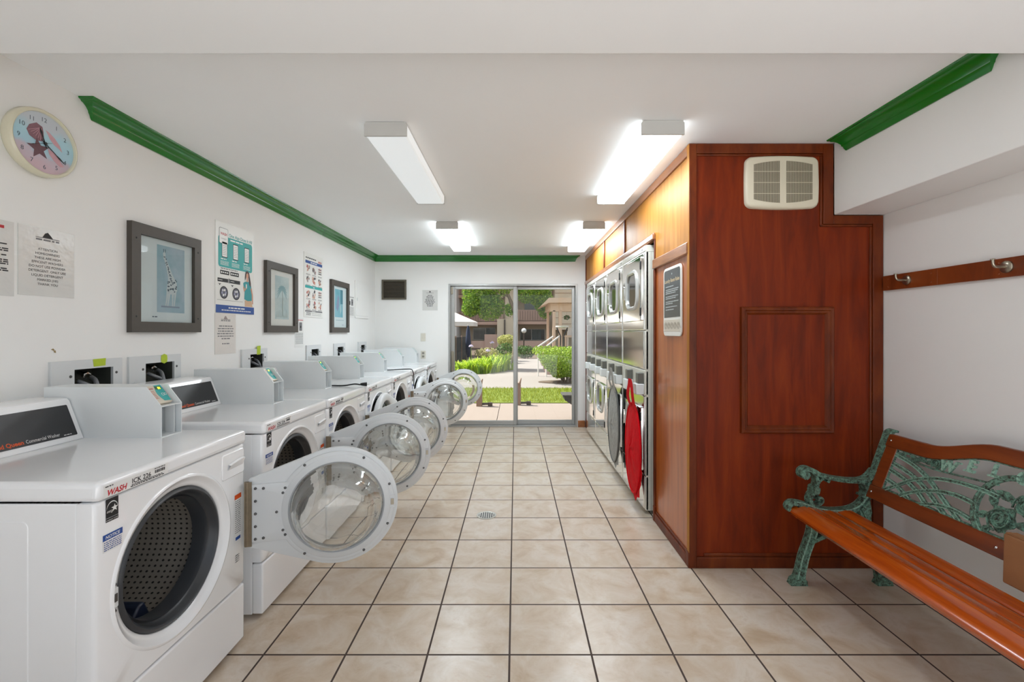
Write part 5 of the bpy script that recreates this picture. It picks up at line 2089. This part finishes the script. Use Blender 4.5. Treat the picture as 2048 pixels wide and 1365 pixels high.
for c, rad, n in (((-1.45, 17.2, 2.75), (.62, .6, .72), 1500), ((-1.0, 17.2, 2.35), (.62, .55, .55), 1200), ((-1.75, 17.3, 2.25), (.34, .4, .30), 420), ((-.75, 17.2, 3.3), (.75, .7, .6), 1000),
                  ((-1.5, 17.3, 3.6), (.8, .8, .6), 800), ((.55, 17.4, 2.95), (.60, .6, .50), 1200), ((1.05, 17.5, 2.65), (.42, .5, .50), 800), ((1.15, 17.6, 2.2), (.26, .3, .32), 340),
                  ((.3, 17.5, 3.7), (.9, .8, .6), 800), ((1.2, 17.6, 3.4), (.55, .6, .5), 500), ((-.25, 17.6, 2.25), (.18, .25, .28), 160)):
    leaves(mb, blob(c, rad, int(n * 1.9), r), .05, .105, r)
mb.build('crown', TREE, tr, smooth=0, recalc=False)
tag(tr, 'green maple tree with grey trunk in the middle of the court', 'tree')

# clipped hedge shaped like a bowl
hd = empty('clipped_hedge', (1.45, 12.7, GZ))
r = random.Random(6)
mb = MB(lambda a, b, c: (a - 1.45, b - 12.7, c - GZ))
pts = []
def hr(z):            # radius at height
    t = (z - .18) / .82
    return .34 + .62 * min(1, max(0, t)) ** .75 if z < .84 else .96 - .10 * ((z - .84) / .16) ** 2
while len(pts) < 9500:
    z = r.uniform(.16, 1.0)
    a = r.uniform(0, 2 * pi)
    k = r.random() ** .3
    if z > .9: k = sqrt(r.random())
    pts.append((1.45 + hr(z) * k * 1.05 * cos(a), 12.75 + hr(z) * k * .9 * sin(a), z + GZ + .03 * sin(a * 3)))
leaves(mb, pts, .035, .07, r)
mb.build('foliage', HEDGE, hd, smooth=0, recalc=False)
mb = MB(lambda a, b, c: (a - 1.45, b - 12.7, c - GZ))
for q in range(9):
    a = q * .7
    mb.tube([(1.45 + .08 * cos(a), 12.75 + .08 * sin(a), GZ - .03), (1.45 + .25 * cos(a), 12.75 + .22 * sin(a), GZ + .3), (1.45 + .45 * cos(a), 12.75 + .4 * sin(a), GZ + .6)], [.03, .022, .015], 6)
mb.build('stem', BARK, hd, smooth=60)
tag(hd, 'bowl-shaped clipped green hedge beside the path', 'hedge')
mb = MB()
mb.prism([(1.6 + .95 * cos(2 * pi * i / 24) * (1 if cos(2 * pi * i / 24) < 0 else 3), 12.75 + .42 * sin(2 * pi * i / 24)) for i in range(24)], GZ - .02, GZ + .02)
struct(mb.build('planting_bed_ground', SOIL), 'dark soil bed under the clipped hedge', 'soil')

# strappy leaves filling the bed (too many to count)
mb = MB()
r = random.Random(8)
bed = [(-1.95, 15.9), (-1.65, 15.6), (-1.35, 15.5), (-1.05, 15.6), (-.78, 15.9), (-.52, 16.3), (-.36, 16.9), (-1.75, 16.3), (-1.40, 16.2), (-1.05, 16.3), (-.72, 16.7), (-1.55, 16.9), (-1.15, 17.0), (-.45, 17.5), (-2.1, 16.4), (-.85, 17.6), (-1.2, 15.9), (-1.5, 15.8), (-.9, 16.1)]
for cx, cy in bed:
    big = 1.0 + .25 * (cx + 1.2) / .9
    for q in range(60):
        a = r.uniform(0, 2 * pi)
        l, hgt, wd = r.uniform(.18, .42), r.uniform(.38, .70) * big, r.uniform(.014, .026)
        ox, oy = r.gauss(0, .09), r.gauss(0, .09)
        pts = []
        k = r.random()
        for i in range(6):
            t = i / 5
            pts.append((cx + ox + cos(a) * l * t * (.25 + .75 * t), cy + oy + sin(a) * l * t * (.25 + .75 * t), GZ - .02 + hgt * (1.5 * t - .62 * t * t * (1 + .4 * k))))
        px, py = -sin(a), cos(a)
        vs = []
        for i, p in enumerate(pts):
            w_ = wd * (1 - (i / 5) ** 3) + .001
            vs += [(p[0] + px * w_, p[1] + py * w_, p[2]), (p[0] - px * w_, p[1] - py * w_, p[2])]
        mb.add(vs, [(2 * i, 2 * i + 1, 2 * i + 3, 2 * i + 2) for i in range(5)])
tag(mb.build('strappy_foliage', STRAP, smooth=0, recalc=False), 'bed of yellow-green strappy leaves beside the path', 'foliage', None, 'stuff')
STALK = M('green_stalk', (110, 140, 60), .6)
PETAL = M('lilac_petal', (210, 196, 226), .6, var=.1)
for i, (px, py, Y) in enumerate(((942, 693, 16.6), (984, 686, 17.4), (976, 702, 16.2))):
    p = at(px, py, Y)
    e = empty('agapanthus_flower', (p.x, p.y, GZ - .02))
    mb = MB()
    hgt = p.z - GZ
    mb.tube([(.03, 0, 0), (.015, 0, hgt * .5), (0, 0, hgt)], .008, 6)
    mb.build('stalk', STALK, e, smooth=60)
    mb = MB()
    rr = random.Random(i)
    for q in range(26):
        d = Vector((rr.gauss(0, 1), rr.gauss(0, 1), abs(rr.gauss(0, .8)))).normalized() * .085
        mb.tube([(0, 0, hgt), (d.x * .6, d.y * .6, hgt + d.z * .6), (d.x, d.y, hgt + d.z)], [.002, .006, .018], 5)
    mb.build('flower_head', PETAL, e, smooth=60)
    tag(e, ['lilac flower head on a tall stalk in front of the fence end', 'white-lilac flower head on the tallest stalk in the bed', 'low lilac flower head among the strappy leaves'][i], 'flower')

def shrub(name, c, rad, n, mat, label, s0=.05, s1=.10):
    e = empty(name, (c[0], c[1], GZ - .03))
    r = random.Random(int(c[0] * 10 + 50))
    mb = MB(lambda a, b, cc: (a - c[0], b - c[1], cc - GZ + .03))
    leaves(mb, [p for p in blob(c, rad, n, r) if p[2] > GZ], s0, s1, r)
    mb.build('foliage', mat, e, smooth=0, recalc=False)
    mb = MB()
    mb.tube([(0, 0, 0), (0, 0, c[2] - GZ)], .03, 6)
    mb.build('stem', BARK, e, smooth=60)
    return tag(e, label, 'shrub')
shrub('round_shrub', (-.40, 22.0, .95), (.52, .5, .30), 1300, leafmat('variegated_leaf', (150, 158, 80), (214, 208, 140)), 'pale variegated round shrub beyond the strappy plants')
shrub('dark_shrub', (-.42, 20.5, .42), (.52, .5, .48), 1000, DGREEN, 'dark green shrub under the pale round shrub')
shrub('low_shrub', (.52, 24.2, .30), (.62, .5, .36), 900, DGREEN, 'low dark shrub at the end of the path', .06, .12)
shrub('leafy_shrub', (-1.5, 23.5, .25), (.68, .5, .30), 900, leafmat('pale_bed_leaf', (150, 160, 90), (214, 200, 160)), 'low pale mixed planting by the far patio wall', .06, .12)

# fence with a dark screen, folded umbrella, canopy umbrella
fe = empty('screen_fence', (-2.45, 20.5, GZ))
mb = MB(lambda a, b, c: (a + 2.45, b - 20.5, c - GZ))
A, B = (-2.62, 17.6), (-2.36, 23.6)
vs = [(A[0], A[1], GZ), (B[0], B[1], GZ), (B[0], B[1], 1.14), (A[0], A[1], 1.14)]
mb.add(vs + [(x - .03, y, z) for x, y, z in vs], [(0, 1, 2, 3), (7, 6, 5, 4), (0, 1, 5, 4), (2, 3, 7, 6), (0, 3, 7, 4), (1, 2, 6, 5)])
mb.build('screen', SCRN, fe, smooth=0)
mb = MB(lambda a, b, c: (a + 2.45, b - 20.5, c - GZ))
for q in range(5):
    t = q / 4
    x, y = A[0] + (B[0] - A[0]) * t, A[1] + (B[1] - A[1]) * t
    mb.box(x - .03, x + .03, y - .03, y + .03, GZ, 1.2)
mb.build('post', BROWNB, fe)
tag(fe, 'fence covered with black screen at the side of the court', 'fence')
fu = empty('folded_umbrella', (-2.2, 20.8, GZ))
mb = MB()
mb.lathe([(.05, .25), (.11, .5), (.13, .9), (.09, 1.5), (.03, 1.72)], 12)
mb.build('folded_cloth', NAVYC, fu, smooth=50)
mb = MB()
mb.tube([(0, 0, 0), (0, 0, 1.8)], .022, 8)
mb.cyl(0, 0, .16, 0, .06, 16)
mb.build('pole', PALEW, fu, smooth=40)
tag(fu, 'folded navy patio umbrella standing by the fence', 'umbrella')
cu = empty('canopy_umbrella', (-4.0, 27.0, GZ))
mb = MB()
n = 8
ring = [(1.75 * cos(2 * pi * i / n + .3), 1.75 * sin(2 * pi * i / n + .3), 2.02) for i in range(n)]
ring2 = [(x, y, z - .25) for x, y, z in ring]
mb.add([(0, 0, 2.75)] + ring + ring2, [(0, 1 + i, 1 + (i + 1) % n) for i in range(n)] + [(1 + i, 1 + n + i, 1 + n + (i + 1) % n, 1 + (i + 1) % n) for i in range(n)])
mb.build('canopy', CANV, cu, smooth=0)
mb = MB()
mb.tube([(0, 0, 0), (0, 0, 2.8)], .03, 8)
mb.build('pole', PALEW, cu)
for i in range(n):
    pass
tag(cu, 'white patio umbrella with hanging valance behind the fence', 'umbrella')

# bollards at the edge of the lawn
def bollard(x, y):
    e = empty('garden_bollard', (x, y, GZ))
    mb = MB()
    mb.box(-.055, .055, -.05, .05, -.02, .40)
    mb.prism([(-.05, .40), (.05, .40), (.07, .53), (.055, .53), (.02, .44), (-.03, .44)], -.05, .05, mp=lambda a, b, c: (a, c, b))
    mb.build('post', M('weathered_post', (140, 112, 96), .8, var=.12, scale=12), e, bevel=.004)
    mb = MB()
    mb.tube([(.05, 0, .04), (.16, 0, .045), (.20, 0, .05)], .022, 8)
    mb.cyl(.21, 0, .045, .0, .07, 10)
    mb.build('foot_piece', M('dark_bronze', (78, 66, 58), .5, .4), e, smooth=40)  # dark piece at the post's foot, out to its right
    return e
p = bollard(-.70, 8.66)
tag(p, 'wooden garden post seen through the open door of the last washer', 'post')
o = copy_tree(p)
o.location = (.05, 8.80, GZ)
tag(o, 'wooden garden post behind the middle frame of the glass door', 'post')

# dark stone pedestal seat to the right
e = empty('stone_seat', (1.02, 7.4, GZ))
DK = M('dark_stone', (66, 62, 58), .7, var=.1, scale=12)
mb = MB(lambda a, b, c: (a, c, b))
mb.prism([(-.24, .395), (-.22, .33), (-.10, .25), (-.06, .20), (-.06, 0), (.35, 0), (.35, .395)], -.16, .16)
mb.build('body', DK, e, bevel=.012)
mb = MB()
mb.box(-.26, .37, -.18, .18, .395, .42)
mb.build('top', DK, e, bevel=.008)
tag(e, 'dark stone seat at the edge of the walk outside', 'seat')

# lamp post
e = empty('globe_lamp_post', (.45, 25.0, GZ))
mb = MB()
mb.tube([(0, 0, 0), (.02, 0, 1.2), (.02, 0, 1.38)], [.045, .035, .05], 8)
mb.build('post', M('dark_bronze'), e, smooth=50)
mb = MB()
mb.lathe([(.14 * cos(radians(t)), 1.50 + .14 * sin(radians(t))) for t in range(-90, 91, 12)], 18, cx=.02)
mb.build('globe', M('opal_globe', (228, 228, 226), .3), e, smooth=60)
tag(e, 'dark garden lamp post with a white globe', 'lamp post')

# gazebo on a deck
gz = empty('gazebo', (2.6, 16.0, GZ))
G = lambda a, b, c: (a - 2.6, b - 16.0, c - GZ)
mb = MB(G)
mb.box(1.05, 5.0, 15.0, 17.0, GZ, .80)
mb.build('deck', BROWNB, gz)
mb = MB(G)
vs = [(.82, 14.7, 2.22), (5.2, 14.7, 2.36), (5.2, 17.0, 2.36), (.82, 17.0, 2.22), (1.10, 14.7, 2.50), (5.2, 14.7, 2.50), (5.2, 17.0, 2.50), (1.10, 17.0, 2.50), (1.10, 14.7, 2.34), (1.10, 17.0, 2.34)]
mb.add(vs, [(0, 8, 4), (8, 1, 5, 4), (0, 3, 9, 8), (8, 9, 2, 1), (4, 5, 6, 7), (1, 2, 6, 5), (0, 4, 7, 3), (3, 7, 9), (9, 7, 6, 2)])
mb.build('roof', TIMB, gz, smooth=0)
mb = MB(G)
mb.box(1.16, 5.0, 14.95, 15.07, 2.06, 2.335)
mb.box(1.12, 1.26, 15.0, 16.9, 2.10, 2.335)
mb.build('beam', TIMB, gz)
for x, y, w_ in ((1.29, 15.0, .05), (1.20, 16.6, .045), (1.50, 15.0, .055), (3.4, 15.0, .06)):
    mb = MB(G)
    mb.box(x - w_, x + w_, y - w_, y + w_, GZ, 2.10)
    mb.build('post', TIMB, gz, bevel=.01)
for pts in ([(.68, 14.5, .86), (1.25, 14.9, 1.22)], [(.93, 14.3, .86), (1.45, 14.7, 1.24)]):
    mb = MB(G)
    mb.tube(pts, .028, 6)
    mb.tube([(pts[0][0] + .05, pts[0][1], GZ), (pts[0][0] + .05, pts[0][1], pts[0][2])], .025, 6)
    mb.build('stair_rail', PALEW, gz)
mb = MB(G)
mb.box(1.60, 5.0, 15.0, 15.08, 1.20, 1.26)
for q in range(9):
    x = 1.66 + q * .36
    mb.box(x, x + .05, 15.01, 15.07, .80, 1.20)
mb.build('balustrade', TIMB, gz)
tag(gz, 'pale timber gazebo with flat roof on a raised deck', 'gazebo')
e = empty('bar_table', (1.48, 14.2, GZ))
mb = MB()
mb.cyl(0, 0, .21, 1.59, 1.63, 24)
mb.cyl(0, 0, .12, 1.56, 1.59, 16)
mb.build('table_top', PALEW, e, smooth=30)
for sx in (-1, 1):
    mb = MB()
    mb.tube([(sx * .17, 0, 1.57), (sx * .05, 0, 1.30), (sx * .08, 0, 0)], .02, 6)
    mb.build('leg', M('black_metal', (34, 34, 36), .4, .3), e)
tag(e, 'tall round white table on black legs before the gazebo', 'table')
e = empty('deck_chair', (1.92, 15.5, .802))
mb = MB()
mb.prism([(-.14, .42), (.14, .42), (.12, .62), (.05, .72), (-.05, .72), (-.12, .60)], 0, .03, mp=lambda a, b, c: (a, c, b))
mb.box(-.14, .14, -.26, .03, .38, .42)
mb.build('seat', PALEW, e, bevel=.01)
for sx in (-.12, .12):
    for sy in (-.24, .01):
        mb = MB()
        mb.tube([(sx, sy, 0), (sx, sy, .38)], .016, 6)
        mb.build('leg', PALEW, e)
tag(e, 'white chair on the gazebo deck', 'chair')
for i, (x, s_) in enumerate(((1.72, .11), (2.00, .07))):
    e = empty('hanging_plant', (x, 15.01, 1.86))
    r = random.Random(i)
    mb = MB()
    leaves(mb, blob((0, 0, 0), (s_, s_ * .7, s_ * .8), 160, r, .2), .03, .06, r)
    mb.build('foliage', DGREEN, e, smooth=0, recalc=False)
    mb = MB()
    mb.tube([(0, 0, 0), (0, 0, .195)], .004, 5)
    mb.cyl(0, 0, .04, -.05, .02, 10)
    mb.build('pot', BROWNB, e)
    tag(e, ['hanging plant under the gazebo beam, the fuller one', 'smaller hanging plant by the door frame, under the gazebo beam'][i], 'plant')

# apartment block across the court
ab = empty('apartment_building', (0, 40, GZ))
A_ = lambda a, b, c: (a, b - 40, c - GZ)
def part(name, mat, boxes, parent=ab):
    mb = MB(A_)
    for b in boxes:
        mb.box(*b)
    return mb.build(name, mat, parent, smooth=0)
bx_ = lambda px0, px1, py0, py1, Y0, Y1: ((px0 - VX) / 22.375, (px1 - VX) / 22.375, Y0, Y1, max(GZ, H - (py1 - VY) / 22.375), H - (py0 - VY) / 22.375)
part('wall', STUC, [(-16, 16, 42, 42.4, GZ, 9.5)])
part('pale_pier', PALEW, [bx_(880, 917, 400, 700, 38.6, 42)])
part('stucco_bay', STUC, [bx_(995, 1036, 639, 700, 39.2, 42), bx_(1010, 1036, 400, 640, 40.5, 42)])
part('downspout', M('dark_bronze'), [bx_(1008.5, 1011, 640, 700, 39.1, 39.2)])
part('siding_wall', STUC, [bx_(1108, 1300, 400, 660, 39.0, 42)] + [])
part('siding_shadow_gap', BROWNB, [bx_(1108, 1300, y, y + .7, 38.97, 39.0) for y in (566, 577, 588, 600, 612, 624, 636, 648)])
for px0, px1, py0, py1 in ((917, 1006, 624, 644), (1036, 1096, 620, 643), (917, 1006, 566, 590), (1036, 1096, 564, 588)):
    o = part('balcony_rail', BROWNB, [bx_(px0, px1, py0, py1, 40.0, 40.15)])
    part('balcony_floor', STUC2, [bx_(px0, px1, py1 - 1, py1 + 6, 40.0, 42)], o)
    part('board_joint', M('joint_brown', (92, 70, 62), .8), [bx_(x, x + .45, py0 + 2, py1 - 2, 39.98, 40.0) for x in range(int(px0) + 4, int(px1) - 2, 5)], o)
for px0, px1, py0, py1, spl in ((943, 988, 656, 680, 968), (1041, 1092, 659, 681, 1064)):
    o = part('window', DWIN, [bx_(px0, px1, py0, py1, 41.9, 42)])
    part('frame', PALEW, [bx_(px0 - 1, px1 + 1, py0 - 1, py0, 41.85, 42), bx_(px0 - 1, px1 + 1, py1, py1 + 1, 41.85, 42), bx_(spl, spl + 1, py0, py1, 41.85, 42), bx_(px0 - 1, px0, py0, py1, 41.85, 42), bx_(px1, px1 + 1, py0, py1, 41.85, 42)], o)
    part('blind', CURT, [bx_(spl + 2 + q * 2.4, spl + 3.6 + q * 2.4, py0 + 1, py1 - 1, 41.87, 41.9) for q in range(8 if spl > 1000 else 3)], o)
part('upper_window', DWIN, [bx_(922, 940, 594, 622, 41.9, 42), bx_(1050, 1085, 596, 618, 41.9, 42)])
part('patio_wall', STUC2, [bx_(936, 996, 682, 700, 39.4, 39.6), bx_(970, 996, 669, 700, 39.3, 39.5), bx_(1036, 1100, 682, 700, 39.4, 39.6)])
part('roof', BROWNB, [(-16, 16, 37.5, 46, 9.5, 10.0)])
tag(ab, 'tan apartment building with brown board balconies across the court', 'building')

# eave of this building over the door
mb = MB()
mb.box(LX - .2, RX + .2, FY + .1, FY + .75, CZ + .02, CZ + .17)
struct(mb.build('roof_eave', PALEW), 'short roof overhang above the glass door', 'eave')
# ================================================================== camera and light
cam = bpy.data.cameras.new('camera')
cam.sensor_width = 36.0
cam.sensor_fit = 'HORIZONTAL'
cam.lens = F / 2048 * 36.0
cam.shift_x = -(VX - 1024) / 2048
cam.shift_y = -(682.5 - VY) / 2048
cam.clip_start, cam.clip_end = .05, 300
co = bpy.data.objects.new('camera', cam)
COL.objects.link(co)
co.location = (0, 0, H)
co.rotation_euler = (pi / 2, 0, 0)
SC.camera = co

sun = bpy.data.lights.new('sun', 'SUN')
sun.energy = 2.35
sun.angle = radians(.6)
sun.color = (1, .96, .89)
so = bpy.data.objects.new('sun', sun)
COL.objects.link(so)
so.rotation_euler = Vector((.50, -.18, -.85)).to_track_quat('-Z', 'Y').to_euler()
so.location = (-10, 10, 20)

w = bpy.data.worlds.new('sky')
SC.world = w
w.use_nodes = True
nt = w.node_tree
nt.nodes.clear()
sky = N(nt, 'ShaderNodeTexSky')
sky.sky_type = 'NISHITA'
sky.sun_disc = False
sky.sun_elevation = radians(58)
sky.sun_rotation = radians(-70)
sky.air_density = 1.0
sky.dust_density = 2.0
bg = N(nt, 'ShaderNodeBackground')
bg.inputs['Strength'].default_value = .085
hs = N(nt, 'ShaderNodeHueSaturation')
hs.inputs['Saturation'].default_value = .45
L(nt, sky.outputs[0], hs.inputs['Color'])
L(nt, hs.outputs[0], bg.inputs[0])
wo = N(nt, 'ShaderNodeOutputWorld')
L(nt, bg.outputs[0], wo.inputs[0])

vs_ = SC.view_settings
SC.display_settings.display_device = 'sRGB'
vs_.view_transform = 'Standard'
vs_.look = 'None'
vs_.gamma = 1.0
vs_.exposure = 1.95
vs_.use_curve_mapping = False
cy = SC.cycles
cy.use_denoising = True
try:
    cy.denoiser = 'OPENIMAGEDENOISE'
    cy.denoising_input_passes = 'RGB_ALBEDO_NORMAL'
except Exception:
    pass
cy.max_bounces = 12
cy.diffuse_bounces = 6
cy.glossy_bounces = 5
cy.transmission_bounces = 10
cy.transparent_max_bounces = 16
cy.caustics_reflective = False
cy.caustics_refractive = False
cy.sample_clamp_indirect = 6.0
